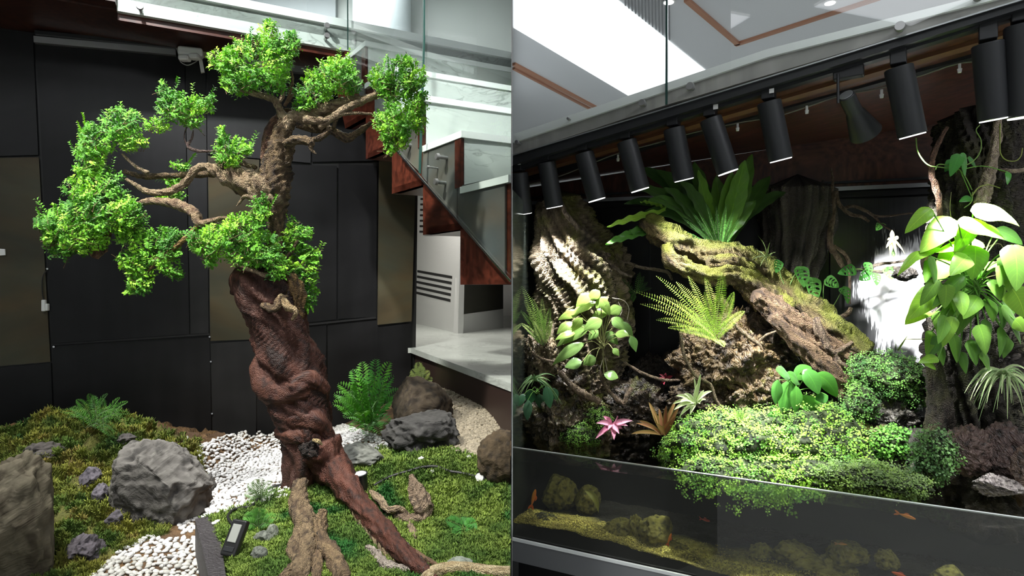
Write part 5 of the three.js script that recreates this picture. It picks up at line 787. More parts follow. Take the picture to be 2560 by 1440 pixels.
wood('driftwood', 'dark bleached driftwood spike at the water beside the thick trunk', 'driftwood', 2.32, [[[2300, 1075, 12], [2290, 1110, 14], [2295, 1140, 12], [2280, 1180, 9]]], { nu: 16, cols: ['#5d564f', '#96908a', '#37322e'] });
const crumb = { det: 22, crumb: 0.12, fine: 0.1, amp: 0.25, cuts: 3 };
const TR = [
  ['rock', 1820, 900, 3.0, 118, 125, 100, 'big crumbly brown rock pillar under the sword fern', 101, { ...crumb, dark: 0.6, cols: ['#6b5436', '#8f7650', '#3b2e20'], moss: '#6c5f2a', mossAt: 0.5, det: 30 }],
  ['rock', 1905, 840, 3.05, 90, 90, 70, 'dark crumbly rock under the slanting logs', 104, { ...crumb, dark: 0.6, cols: ['#554737', '#766552', '#2f2720'] }],
  ['rock', 1890, 985, 2.9, 80, 75, 70, 'brown pitted rock behind the bright green leafy plant', 107, { ...crumb, dark: 0.6, cols: ['#6b573c', '#8c7755', '#3c3022'], moss: '#77702c', mossAt: 0.4 }],
  ['rock', 1750, 1010, 2.95, 70, 60, 60, 'brown rock behind the cream striped plant', 109, { ...crumb, dark: 0.6, cols: ['#54442f', '#77644a', '#30261b'] }],
  ['rock', 1385, 1045, 3.15, 72, 70, 80, 'dark mossy rock at the far corner of the water', 112, { ...crumb, cols: ['#3a3124', '#574a34', '#231d16'], moss: '#4f4d1c', mossAt: 0.3 }],
  ['rock', 1475, 1050, 3.15, 72, 60, 70, 'moss grown rock behind the pink rosette', 115, { ...crumb, cols: ['#3f3525', '#5d4f36', '#261f17'], moss: '#5b5c1d', mossAt: 0.2 }],
  ['rock', 1590, 1020, 3.2, 85, 66, 70, 'dark rock at the back between pink rosette and brown bromeliad', 118, { ...crumb, cols: ['#33291f', '#4d4030', '#1e1813'], moss: '#4a4a1c', mossAt: 0.5 }],
  ['rock', 1640, 960, 3.4, 90, 66, 50, 'blackish rock ledge behind the small red plant', 119, { ...crumb, cols: ['#241e19', '#3a3129', '#15110e'] }],
  ['rock', 1355, 890, 3.15, 48, 60, 50, 'pale brown knobbly rock below the pale fern in the corner', 121, { ...crumb, dark: 0.7, cols: ['#6f5d42', '#92805f', '#45382a'] }],
  ['rock', 1430, 950, 3.2, 80, 60, 60, 'dark earthy rock beneath the glossy leaved plant', 123, { ...crumb, cols: ['#3c3024', '#57482f', '#241c15'] }],
  ['rock', 2215, 1050, 2.75, 85, 62, 60, 'dark rock with green moss behind the slim stem', 126, { ...crumb, cols: ['#3a3630', '#57524a', '#25221e'], moss: '#5d6a26', mossAt: 0.5 }],
  ['rock', 2180, 1120, 2.62, 60, 52, 50, 'brown mossy rock at the end of the creeper bank', 129, { ...crumb, cols: ['#3f3528', '#5b4e3a', '#28211a'], moss: '#55571f', mossAt: 0.2 }],
  ['rock', 2250, 1150, 2.5, 60, 50, 50, 'dark stone at the water line beside the creeper bank', 131, { ...crumb, cols: ['#33302a', '#4c483f', '#211f1b'], moss: '#4f5a20', mossAt: 0.6 }],
  ['rock', 2415, 1125, 2.28, 58, 62, 50, 'reddish brown rock at the foot of the thick trunk', 134, { cols: ['#4b3a33', '#6d5850', '#2c221e'], amp: 0.2, fine: 0.08, cuts: 7, det: 18 }],
  ['rock', 2500, 1130, 2.28, 60, 75, 50, 'dark maroon rock beside the trunk foot', 137, { cols: ['#3d2f2b', '#5c4842', '#241b18'], amp: 0.2, fine: 0.08, cuts: 7, det: 18 }],
  ['rock', 2492, 1215, 2.18, 52, 28, 44, 'pale grey rock touching the water under the trunk', 139, { cols: ['#6b625e', '#9a918c', '#463f3c'], amp: 0.3, fine: 0.12, cuts: 9, det: 14 }],
  ['rock', 2560, 1190, 2.2, 40, 70, 40, 'brown rock cut off at the near end of the tank', 142, { cols: ['#4a3a30', '#6a564a', '#2c221d'], amp: 0.2, cuts: 6 }],
];
for (const [name, px, py, d, rx, ry, rz, label, sd, o] of TR) { const k = d / FOCAL; single(name, stone(P(px, py, d), V(rx * k, ry * k, rz * k), sd, { clip: 0.008, ...o }), M.wetRock, label, 'rock'); }

// ---------- under the water: gravel, stones, fish ----------
{
  const along = (s, off, y) => wy(F0.clone().addScaledVector(fdir, s).addScaledVector(fn, -off), y), L = F0.distanceTo(F1);
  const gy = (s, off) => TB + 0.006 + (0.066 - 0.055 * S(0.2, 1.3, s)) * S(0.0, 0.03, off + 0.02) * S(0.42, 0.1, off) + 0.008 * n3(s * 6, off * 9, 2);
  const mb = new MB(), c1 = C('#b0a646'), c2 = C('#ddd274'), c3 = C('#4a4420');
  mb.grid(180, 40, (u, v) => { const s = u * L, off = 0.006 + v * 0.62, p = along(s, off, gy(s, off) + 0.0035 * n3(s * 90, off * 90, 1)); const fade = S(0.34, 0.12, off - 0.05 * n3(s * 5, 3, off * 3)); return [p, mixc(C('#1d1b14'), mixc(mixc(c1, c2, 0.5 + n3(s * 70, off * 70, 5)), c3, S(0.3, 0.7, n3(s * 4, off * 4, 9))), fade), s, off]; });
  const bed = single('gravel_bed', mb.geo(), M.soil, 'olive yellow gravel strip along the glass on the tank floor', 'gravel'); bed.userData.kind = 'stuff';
  const gr = []; for (let i = 0; i < 9000; i++) { const s = rr(0, L * 0.95), off = 0.008 + rnd() * rnd() * 0.3, p = along(s, off, gy(s, off) + 0.001), r = rr(0.0022, 0.0042); gr.push({ p, q: randQ(1), s: V(r, r * 0.8, r * 1.1), c: mixc(C('#6f6626'), C('#c2b45c'), rnd()).multiplyScalar(rr(0.6, 1)) }); }
  const grains = new THREE.IcosahedronGeometry(1, 0); const gg = scatter('gravel_grain', grains, M.pebbleInst, gr.map((e) => ({ ...e, p: e.p.clone().sub(bed.position) })), bed);
  const UR = [[1545, 1320, 34, 28, 'olive stone leaning in the water behind the gravel strip'], [1590, 1325, 20, 34, 'upright mottled stone under water with yellow flecks'], [1612, 1345, 24, 22, 'small yellow green stone under water beside the upright stone'], [1640, 1330, 40, 42, 'tall dark green stone under water before the creeper'], [1650, 1365, 44, 26, 'rounded dark stone under water below the tall green stone'], [1362, 1300, 34, 16, 'black flat stone under water near the far glass'], [1690, 1375, 30, 20, 'murky stone under water beside the small orange fish'], [1905, 1400, 40, 40, 'big olive stone at the bottom beneath the hanging creeper'], [1985, 1385, 50, 34, 'long olive brown stone under water, lowest row'], [2030, 1415, 60, 30, 'grey green boulder under water at the lower edge'], [2120, 1385, 50, 34, 'mossy yellow brown boulder under water'], [2090, 1415, 46, 26, 'small mottled boulder under water in front of the mossy boulder'], [2220, 1400, 30, 26, 'lone amber stone under water below the slim stem'], [2370, 1440, 44, 26, 'faint dark stone in the deep water under the trunk'], [1470, 1250, 34, 34, 'dark green sunken rock beneath the pink rosette'], [1400, 1230, 46, 44, 'large dark sunken rock near the far corner']];
  UR.forEach(([px, py, rx, ry, label], i) => { const d = FD(px) + 0.06 + (py < 1290 ? 0.22 : 0.07) + (i > 6 ? 0.14 : 0), k = d / FOCAL; single('sunken_stone', stone(P(px, py, d), V(rx * k, ry * k, rx * k * 0.8), 200 + i * 3, { det: 12, cols: i === 5 ? ['#1d1b17', '#2d2a24', '#121110'] : ['#6a6430', '#8f8748', '#3d3a20'], amp: 0.2, cuts: 5, moss: '#7d7a30', mossAt: 0.6, clip: 0.01 }), M.rock, label, 'stone'); });
  const fish = (px, py, off, len, dir, cols, label) => {
    const p = PF(px, py, -off), f = dir.normalize(), up0 = Math.abs(f.y) > 0.8 ? V(1, 0, 0) : V(0, 1, 0), sd = f.clone().cross(up0).normalize(), up = sd.clone().cross(f).normalize(), t = thing('fish', label, 'fish', p), mb = new MB(), a = C(cols[0]), b = C(cols[1]);
    mb.grid(12, 16, (u, v) => { const r = len * 0.15 * Math.pow(Math.sin(Math.PI * Math.min(0.99, v * 0.94 + 0.03)), 0.7) * (1 - 0.35 * v), th = (u === 1 ? 0 : u) * 6.2832; return [p.clone().addScaledVector(f, len * (0.5 - v)).addScaledVector(up, Math.sin(th) * r).addScaledVector(sd, Math.cos(th) * r * 0.55), mixc(a, b, 0.5 + 0.5 * Math.sin(th) + 0.2 * n3(v * 9, th, 2))]; }, true);
    obj('body', mb.geo(), M.fish, t);
    const tl = new MB(); for (const s of [1, -1]) tl.blade(p.clone().addScaledVector(f, -len * 0.44), p.clone().addScaledVector(f, -len * 0.6).addScaledVector(up, s * len * 0.06), p.clone().addScaledVector(f, -len * 0.78).addScaledVector(up, s * len * 0.17), len * 0.14, prof.oval, sd, { c1: b, seg: 5, across: 2, fold: 0 }); obj('tail_fin', tl.geo(), M.fish, t);
    const df = new MB(); df.blade(p.clone().addScaledVector(f, len * 0.15).addScaledVector(up, len * 0.1), p.clone().addScaledVector(up, len * 0.24), p.clone().addScaledVector(f, -len * 0.22).addScaledVector(up, len * 0.13), len * 0.1, prof.oval, sd, { c1: b, seg: 5, across: 2, fold: 0 }); obj('dorsal_fin', df.geo(), M.fish, t);
  };
  fish(1334, 1243, 0.06, 0.075, V(0.25, 1, 0), ['#f0a030', '#e86a14'], 'orange yellow fish swimming upward at the far end of the tank');
  fish(1764, 1300, 0.14, 0.045, V(0.5, 0.1, 0.8), ['#c8402c', '#a02818'], 'blurry red fish under the hanging creeper');
  fish(1674, 1346, 0.05, 0.045, V(0.3, 1, 0.1), ['#e88a2a', '#c8541a'], 'tiny orange fish hanging upright before the dark green stone');
  fish(2268, 1291, 0.012, 0.05, V(1, -0.25, 0.5), ['#f0a83a', '#e07a1c'], 'small golden fish just below the glass rim');
  fish(2250, 1437, 0.05, 0.05, V(-1, 0.2, -0.5), ['#e8782a', '#c84a18'], 'orange fish at the lower edge below the amber stone');
  fish(2105, 1360, 0.2, 0.035, V(1, 0.1, 0.4), ['#b8843a', '#8a5a24'], 'little brown fish over the mossy sunken boulder');
  const sp = new MB(); sp.blade(PF(1462, 1226, -0.2), PF(1492, 1236, -0.2), PF(1496, 1282, -0.2), 0.03, prof.lance, V(0.2, 0.2, 1), { c1: C('#8a7f2c'), c2: C('#b0a23e'), seg: 10 }); single('water_plant', sp.geo(), M.bigLeaf, 'single curved yellow leaf standing under water near the far end', 'water plant');
}

// ---------- creeping ground cover ----------
function creeper(name, label, cat, mounds, n, size, cols, clipY = WATER - 0.1, hang = []) {
  const out = [], mb = new MB();
  mounds.forEach(([px, py, d, rx, ry, rz], i) => { const k = d / FOCAL; const g = stone(P(px, py, d), V(rx * k, ry * k, rz * k), 300 + i + n, { det: 14, cols: ['#26301a', '#34401c', '#1a1f12'], cuts: 0, amp: 0.2, fine: 0.1, clip: 0.01 }); mb.parts = [...(mb.parts ?? []), g]; });
  const base = mergeGeometries(mb.parts), p = base.attributes.position, nn = base.attributes.normal, ix = base.index.array, cum = []; let tot = 0;
  const va = V(0, 0, 0), vb = V(0, 0, 0), vc = V(0, 0, 0);
  for (let i = 0; i < ix.length; i += 3) { va.fromBufferAttribute(p, ix[i]); vb.fromBufferAttribute(p, ix[i + 1]); vc.fromBufferAttribute(p, ix[i + 2]); const c = va.clone().add(vb).add(vc).divideScalar(3), nr = vb.clone().sub(va).cross(vc.clone().sub(va)), A = nr.length(); nr.normalize(); const facing = nr.dot(V(0, EYE, 0).sub(c).normalize()); tot += (facing > -0.25 && c.y > clipY ? A : 0); cum.push(tot); }
  for (let k = 0; k < n; k++) {
    const r = rnd() * tot; let lo = 0, hi = cum.length - 1; while (lo < hi) { const m = (lo + hi) >> 1; cum[m] < r ? lo = m + 1 : hi = m; }
    va.fromBufferAttribute(p, ix[lo * 3]); vb.fromBufferAttribute(p, ix[lo * 3 + 1]); vc.fromBufferAttribute(p, ix[lo * 3 + 2]); let a = rnd(), b = rnd(); if (a + b > 1) { a = 1 - a; b = 1 - b; }
    const c = va.clone().addScaledVector(vb.clone().sub(va), a).addScaledVector(vc.clone().sub(va), b), nr = vb.clone().sub(va).cross(vc.clone().sub(va)).normalize();
    leafAt(c.addScaledVector(nr, rr(0.0, 0.03)), nr.add(V(rr(-0.8, 0.8), rr(-0.1, 1.2), rr(-0.3, 0.9))).normalize());
  }
  function leafAt(c, nr) { if (c.x < 0.03) return; const s = size * rr(0.65, 1.25), q = new THREE.Quaternion().setFromUnitVectors(V(0, 1, 0), nr).multiply(new THREE.Quaternion().setFromAxisAngle(V(0, 1, 0), rr(0, 6.28))), t = clamp(0.5 + 0.8 * fbm(c.x * 6, c.y * 6, c.z * 6, 3) + rr(-0.25, 0.25), 0, 1); out.push({ p: c, q, s: V(s, s, s), c: mixc(C(cols[0]), C(cols[1]), t).multiplyScalar(rr(0.75, 1.1)) }); }
  for (const [x0, y0, x1, y1, off, m] of hang) for (let i = 0; i < m; i++) leafAt(PF(lerp(x0, x1, rnd()) , lerp(y0, y1, rnd() * rnd()), -off * rr(0.6, 1.6)), V(rr(-0.6, 0.6), rr(0, 1), 1).normalize());
  const lg = (() => { const m = new MB(), w = rgb(1, 1, 1); m.tiny(V(0, 0, -0.5), V(0, 0, 1), V(0, 1, 0), 1, 0.85, w, 0.12); m.tiny(V(0.25, 0.05, -0.6), V(0.85, 0.15, -0.5).normalize(), V(0, 1, 0), 0.8, 0.65, w, 0.12); m.tiny(V(-0.25, 0.02, -0.6), V(-0.85, 0.1, -0.5).normalize(), V(0, 1, 0), 0.8, 0.65, w, 0.12); return m.geo(); })();
  const core = single(name, base, M.rock, label, cat); core.userData.kind = 'stuff';
  scatter('leaf_mat', lg, M.instLeaf, out.map((e) => ({ ...e, p: e.p.clone().sub(core.position) })), core); return core;
}
creeper('creeper', 'bright yellow green creeping ground cover spilling over the bank into the water', 'ground cover', [[1790, 1130, 2.72, 128, 92, 110], [1900, 1120, 2.7, 150, 88, 120], [2030, 1110, 2.66, 120, 90, 110], [2110, 1140, 2.58, 80, 62, 80], [1880, 1185, 2.52, 170, 46, 90], [2080, 1195, 2.42, 130, 40, 60], [1990, 1035, 2.85, 100, 40, 60]], 7600, 0.0125, ['#44861a', '#a2d43c'], WATER - 0.02, [[1690, 1195, 1800, 1250, 0.03, 70], [1740, 1225, 1800, 1262, 0.03, 40], [1815, 1215, 1990, 1290, 0.03, 260], [1880, 1225, 2060, 1262, 0.04, 160]]);
creeper('creeper', 'dim green creeper trailing along the water line to the dark driftwood', 'ground cover', [[2170, 1195, 2.32, 110, 26, 50], [2260, 1215, 2.2, 60, 16, 40]], 1300, 0.011, ['#3a5a1c', '#7c9c34']);
creeper('ivy', 'dense small leaved ivy cushion where the slanting logs end', 'ground cover', [[2215, 940, 2.75, 90, 52, 70], [2160, 930, 2.75, 40, 40, 50], [2280, 970, 2.72, 50, 40, 50], [2150, 1010, 2.7, 30, 50, 40]], 2600, 0.0105, ['#2f6a1c', '#74a83a'], 0);
creeper('creeper', 'small patch of tiny green leaves at the water before the mossy rock', 'ground cover', [[1450, 1085, 3.02, 46, 18, 30], [1500, 1050, 3.02, 26, 24, 26]], 520, 0.0095, ['#3f7a1e', '#88b83c']);
creeper('ground_plant', 'clump of fresh green leaves between bank and driftwood spike', 'plant', [[2235, 1105, 2.45, 42, 26, 30]], 190, 0.016, ['#3f8a24', '#86c844'], 0);
creeper('ground_plant', 'dark green leafy clump at the foot of the slim stem', 'plant', [[2335, 1140, 2.25, 40, 58, 30]], 330, 0.014, ['#2c5a1c', '#5f8f34'], 0);

// ---------- leafy plants ----------
// leaves: [base px, base py, tip px, tip py, width px, options: z, bow, tone]
function leafy(name, label, cat, d, hub, list, { cols = ['#3f9a22', '#8fd040'], pr = prof.heart, stem = '#5c8a34', stemR = 0.0022, mat = M.bigLeaf, fold = 0.1, wave = 0.012, face = V(0, 0.55, 0.85), depth = 0.06, seg = 12 } = {}) {
  const H = P(hub[0], hub[1], d), t = thing(name, label, cat, H);
  list.forEach(([bx, by, tx, ty, w, o = {}], i) => {
    const z = o.z ?? rr(-depth, depth * 0.6), b = P(bx, by, d + z), e = P(tx, ty, d + z + (o.dz ?? rr(-0.05, 0.02))), m = b.clone().lerp(e, 0.5).add(V(0, b.distanceTo(e) * (o.bow ?? 0.14), b.distanceTo(e) * 0.12)), mb = new MB();
    const tone = o.tone ?? rnd(), c = mixc(C(cols[0]), C(cols[1]), tone), f = face.clone().add(V(rr(-0.35, 0.35), rr(-0.15, 0.15), 0)).normalize();
    mb.blade(b, m, e, w * d / FOCAL, o.pr ?? pr, o.face ?? f, { seg, across: 6, fold, wave, waves: 2.3, c1: c.clone().multiplyScalar(0.95), c2: c, edge: o.edge ? C(o.edge) : null, curl: 0.25 });
    const lf = obj('leaf', mb.geo(0.006), mat, t);
    const r0 = H.clone().add(V(rr(-0.012, 0.012), rr(-0.01, 0.01), rr(-0.01, 0.01))); if (r0.distanceTo(b) > 0.02) obj('stalk', new MB().tube([r0, r0.clone().lerp(b, 0.5).add(V(0, 0.02, -0.01)), b], stemR, stemR * 0.8, stem, 5, 5).geo(0.006), M.twig, lf);
  });
  return t;
}
leafy('philodendron', 'large plant with big glossy yellow green leaves on the thick trunk', 'plant', 2.2, [2440, 725], [
  [2385, 548, 2300, 632, 66, { tone: 0.9 }], [2370, 560, 2325, 640, 40, { tone: 0.8 }], [2432, 535, 2548, 566, 62, { tone: 0.9, bow: 0.3, z: -0.08 }], [2396, 560, 2512, 598, 58, { tone: 1, z: -0.1 }], [2460, 612, 2338, 632, 36, { tone: 1 }], [2438, 615, 2430, 700, 74, { tone: 0.5 }], [2385, 632, 2338, 708, 58, { tone: 0.8 }], [2430, 560, 2385, 640, 50, { tone: 0.7 }],
  [2410, 690, 2330, 768, 36, { tone: 0.25 }], [2345, 725, 2268, 800, 56, { tone: 0.95 }], [2318, 770, 2262, 812, 44, { tone: 0.85 }], [2432, 735, 2390, 842, 56, { tone: 0.35 }], [2446, 742, 2408, 798, 40, { tone: 0.5 }], [2380, 832, 2392, 908, 42, { tone: 0.3 }], [2446, 812, 2464, 888, 44, { tone: 0.4 }], [2472, 748, 2482, 806, 44, { tone: 0.3 }], [2345, 700, 2300, 765, 34, { tone: 0.4 }],
  [2532, 612, 2540, 728, 60, { tone: 0.35, z: -0.1 }], [2530, 722, 2562, 795, 66, { tone: 0.9, z: -0.1 }], [2505, 765, 2552, 862, 46, { tone: 0.3 }], [2462, 662, 2508, 678, 34, { tone: 0.7 }], [2488, 575, 2556, 612, 44, { tone: 0.1 }], [2328, 522, 2262, 584, 38, { tone: 0.85 }], [2300, 628, 2243, 690, 22, { tone: 1, pr: prof.lance }], [2350, 620, 2262, 665, 18, { tone: 1, pr: prof.lance }],
  [2345, 860, 2358, 915, 30, { tone: 0.25 }], [2425, 850, 2440, 915, 40, { tone: 0.2 }], [2452, 880, 2474, 928, 34, { tone: 0.35 }], [2345, 895, 2296, 908, 26, { tone: 0.8 }], [2312, 905, 2340, 925, 22, { tone: 0.85 }], [2400, 880, 2415, 935, 36, { tone: 0.2 }], [2395, 760, 2350, 800, 40, { tone: 0.35 }], [2480, 700, 2500, 752, 34, { tone: 0.4 }], [2420, 640, 2375, 690, 46, { tone: 0.6 }], [2536, 800, 2560, 830, 40, { tone: 0.7 }], [2365, 790, 2345, 860, 34, { tone: 0.3 }], [2500, 590, 2440, 560, 26, { tone: 0.9 }],
  ...Array.from({ length: 20 }, () => { const x = rr(2320, 2540), y = rr(640, 860); return [x, y, x + rr(-30, 20), y + rr(45, 85), rr(26, 42), { tone: rr(0.1, 0.8) }]; }),
], { depth: 0.1, cols: ['#44860e', '#b0dc34'], stemR: 0.003 });
leafy('philodendron', 'low plant with broad glossy bright green leaves on the bank', 'plant', 2.66, [1990, 978], [
  [1972, 952, 1958, 1030, 46, { tone: 0.5 }], [1990, 965, 1988, 1030, 30, { tone: 0.6 }], [2004, 990, 2052, 1050, 48, { tone: 0.9 }], [2040, 938, 2092, 992, 44, { tone: 0.6, bow: 0.3 }], [2008, 925, 2046, 985, 44, { tone: 0.4, bow: 0.3 }], [1985, 948, 2028, 918, 40, { tone: 0.5 }], [1975, 945, 1940, 925, 36, { tone: 0.35 }], [1945, 950, 1938, 1010, 32, { tone: 0.4 }], [1938, 1030, 1922, 1052, 22, { tone: 0.4 }], [2000, 960, 1965, 935, 34, { tone: 0.55 }], [2070, 990, 2040, 1000, 30, { tone: 0.3 }],
], { pr: prof.oval, cols: ['#1f7a12', '#70c422'] });
leafy('foliage_plant', 'glossy leaved plant with pale young leaves beside the bark stump', 'plant', 2.98, [1505, 868], [
  [1478, 735, 1440, 768, 30, { tone: 1 }], [1500, 728, 1470, 752, 28, { tone: 0.9 }], [1490, 755, 1425, 790, 28, { tone: 1 }], [1450, 780, 1395, 800, 24, { tone: 1 }], [1520, 775, 1478, 800, 28, { tone: 0.8 }], [1430, 805, 1392, 836, 26, { tone: 0.95 }], [1475, 815, 1392, 866, 34, { tone: 0.5 }], [1460, 858, 1382, 912, 30, { tone: 0.4 }], [1455, 905, 1412, 918, 34, { tone: 0.3 }], [1490, 895, 1458, 912, 30, { tone: 0.45 }], [1505, 800, 1460, 826, 34, { tone: 0.5 }],
  [1525, 785, 1555, 768, 30, { tone: 0.6 }], [1530, 795, 1562, 826, 34, { tone: 0.35 }], [1550, 805, 1582, 850, 28, { tone: 0.3 }], [1578, 840, 1590, 880, 26, { tone: 0.2 }], [1515, 830, 1545, 862, 30, { tone: 0.35 }], [1495, 825, 1470, 850, 28, { tone: 0.4 }], [1538, 835, 1572, 838, 24, { tone: 0.6 }], [1490, 770, 1520, 742, 26, { tone: 0.8 }], [1440, 830, 1388, 850, 22, { tone: 0.8 }], [1510, 935, 1545, 945, 30, { tone: 0.4, pr: prof.oval }], [1532, 872, 1548, 890, 18, { tone: 0.5 }], [1500, 745, 1525, 790, 26, { tone: 0.7 }], [1455, 795, 1430, 830, 24, { tone: 0.9 }],
], { pr: (s) => Math.pow(Math.sin(Math.PI * Math.pow(clamp(s, 0.01, 0.99), 0.82)), 0.9), cols: ['#226a12', '#b4cc54'], stem: '#8a8a54' });
leafy('climbing_plant', 'small glossy climbing plant on top of the dark trunk', 'plant', 2.32, [2400, 425], [[2398, 385, 2375, 442, 30, { tone: 0.3 }], [2405, 382, 2412, 446, 36, { tone: 0.4 }], [2385, 400, 2362, 430, 26, { tone: 0.2 }], [2430, 495, 2398, 505, 22, { tone: 0.4 }], [2420, 395, 2440, 420, 24, { tone: 0.3 }], [2520, 430, 2518, 462, 14, { tone: 0.6 }]], { pr: prof.heart, cols: ['#1f7a20', '#6ac83c'] });
leafy('corner_plant', 'dark glossy leaves drooping beside the grassy plant in the far corner', 'plant', 3.0, [1345, 980], [[1330, 975, 1322, 1010, 28, { tone: 0.4 }], [1365, 965, 1375, 1020, 26, { tone: 0.5 }], [1348, 985, 1350, 1020, 24, { tone: 0.2 }], [1380, 970, 1392, 1000, 22, { tone: 0.3 }], [1320, 1000, 1318, 1050, 24, { tone: 0.1 }], [1310, 985, 1296, 1015, 20, { tone: 0.4 }]], { pr: prof.oval, cols: ['#1f5a34', '#4a9a6a'] });
// vine leaves with holes
function holed(name, label, d, list, stems) {
  const t = thing(name, label, 'vine', P(list[0][0], list[0][1], d));
  for (const [bx, by, tx, ty, w, tone] of list) {
    const b = P(bx, by, d), e = P(tx, ty, d - 0.02), L = b.distanceTo(e), W = w * d / FOCAL, sh = new THREE.Shape(); const N = 24; for (let i = 0; i <= N; i++) { const s = i / N; sh[i ? 'lineTo' : 'moveTo'](prof.heart(s) * W / 2, s * L); } for (let i = N - 1; i > 0; i--) { const s = i / N; sh.lineTo(-prof.heart(s) * W / 2, s * L); }
    for (const [s, x] of [[0.22, 0.24], [0.4, 0.26], [0.58, 0.2], [0.3, -0.25], [0.48, -0.25], [0.66, -0.16]]) { const h = new THREE.Path(); h.absellipse(x * W, s * L, W * 0.12, L * 0.045, 0, 6.283, false, x > 0 ? 0.5 : -0.5); sh.holes.push(h); }
    const g = new THREE.ShapeGeometry(sh, 8), p = g.attributes.position, n = p.count, col = new Float32Array(n * 3), uv = g.attributes.uv, c = mixc(C('#3f9a2c'), C('#8fd86a'), tone), y = e.clone().sub(b).normalize(), x = y.clone().cross(V(0.1, 0.3, 1)).normalize(), z = x.clone().cross(y);
    for (let i = 0; i < n; i++) { const X = p.getX(i), Y = p.getY(i); uv.setXY(i, X / W + 0.5, Y / L); const q = b.clone().addScaledVector(x, X).addScaledVector(y, Y).addScaledVector(z, 0.25 * Math.abs(X) - 1.4 * (Y - L / 2) ** 2); p.setXYZ(i, q.x, q.y, q.z); col.set([c.r, c.g, c.b], i * 3); }
    g.setAttribute('color', new THREE.BufferAttribute(col, 3)); g.computeVertexNormals(); obj('leaf', g, M.bigLeaf, t);
  }
  for (const s of stems) obj('stem', new MB().tube(s.map(([x, y]) => P(x, y, d + 0.01)), 0.0025, 0.002, '#5f7d3c', 5, 5).geo(), M.twig, t);
}
holed('window_leaf_vine', 'vine with pale holed leaves rising from the slanting logs', 2.86, [[1998, 665, 2012, 718, 40, 0.5], [2028, 692, 2038, 756, 42, 0.8], [2062, 698, 2098, 718, 34, 0.6], [1948, 650, 1940, 682, 24, 0.2], [2112, 715, 2120, 760, 22, 0.5], [2100, 720, 2118, 742, 20, 0.5]], [[[1975, 712], [1985, 690], [1998, 665]], [[2012, 745], [2020, 715], [2028, 692]], [[2060, 770], [2058, 730], [2062, 698]], [[2080, 770], [2095, 745], [2108, 720]], [[1960, 710], [1952, 690], [1948, 652]]]);
holed('window_leaf_vine', 'vine with dark holed leaves dangling before the white patch of painted light and scale', 2.95, [[2140, 672, 2095, 684, 30, 0.1], [2165, 655, 2176, 690, 24, 0.1], [2170, 685, 2148, 700, 28, 0.1], [2188, 682, 2192, 714, 24, 0.1], [2212, 668, 2232, 700, 30, 0.2], [2200, 560, 2190, 576, 18, 0.7], [2236, 640, 2226, 620, 14, 0.9]], [[[2140, 672], [2190, 676], [2240, 664]], [[2215, 562], [2206, 558], [2200, 560]]]);
// strap leaved plants
function straps(name, label, cat, d, hub, list, { w = 10, cols = ['#4f8a30', '#a4c860'], pr = prof.grass, bow = 0.25, edge = null, fold = 0.25, wave = 0, mat = M.smallLeaf, seg = 10, spread = 0.01, part = 'leaf', face = V(0, 0.5, 0.85) } = {}) {
  const H = P(hub[0], hub[1], d), t = thing(name, label, cat, H);
  for (const [tx, ty, ww = w, dz = rr(-0.08, 0.05), up = bow, tone = rnd()] of list) { const b = H.clone().add(V(rr(-spread, spread), rr(-spread, spread) * 0.5, rr(-spread, spread))), e = P(tx, ty, d + dz), L = b.distanceTo(e), m = b.clone().lerp(e, 0.5).add(V(0, L * up, 0)), c = mixc(C(cols[0]), C(cols[1]), tone); obj(part, new MB().blade(b, m, e, ww * d / FOCAL, pr, face.clone().add(V(rr(-0.3, 0.3), rr(-0.2, 0.2), 0)), { seg, across: 4, fold, wave, waves: 5, c1: c, c2: c, edge: edge ? C(edge) : null }).geo(0.006), mat, t); }
  return t;
}
straps('strap_fern', 'large fern with broad wavy strap leaves on top of the logs', 'fern', 3.05, [1800, 622], [
  [1572, 472, 44, -0.1, 0.3, 0.2], [1590, 420, 40, 0.1, 0.25, 0.1], [1640, 425, 46, 0.05, 0.2, 0.15], [1690, 400, 50, 0.1, 0.15, 0.1], [1735, 405, 50, 0.1, 0.08, 0.3], [1745, 425, 44, -0.05, 0.05, 0.9], [1790, 440, 48, 0.0, 0.03, 0.5], [1830, 430, 54, -0.08, 0.02, 0.7], [1862, 400, 56, -0.1, 0.0, 0.7], [1880, 385, 48, 0.05, 0.02, 0.5], [1925, 440, 46, 0.1, 0.1, 0.2], [1965, 480, 36, 0.1, 0.2, 0.1], [1620, 500, 40, -0.12, 0.28, 0.25], [1660, 470, 46, -0.1, 0.2, 0.2], [1610, 530, 34, -0.05, 0.3, 0.1], [1700, 450, 44, -0.1, 0.15, 0.2], [1890, 500, 40, -0.05, 0.1, 0.35], [1560, 510, 30, 0.1, 0.35, 0.1],
], { pr: (s) => Math.min(1, 0.22 + s * 1.5) * Math.pow(clamp(1 - Math.pow(s, 5), 0.003, 1), 0.8), cols: ['#2f5f0c', '#86b822'], mat: M.bigLeaf, wave: 0.05, fold: 0.12, seg: 26, spread: 0.03 });
straps('strap_fern', 'bright rippled fern leaves poking out over the dark gap', 'fern', 3.0, [1660, 525], [[1517, 568, 22, -0.1, 0.02, 1], [1600, 505, 16, 0, 0.1, 0.8]], { pr: prof.strap, cols: ['#4f9a1c', '#b8e040'], mat: M.bigLeaf, wave: 0.16, seg: 30 });
straps('strap_fern', 'darker rippled fern leaf under the bright one over the gap', 'fern', 3.02, [1650, 570], [[1513, 612, 28, -0.1, 0.06, 0.6], [1560, 590, 24, -0.05, 0.1, 0.3]], { pr: prof.strap, cols: ['#3c7a1c', '#6fb42c'], mat: M.bigLeaf, wave: 0.16, seg: 30 });
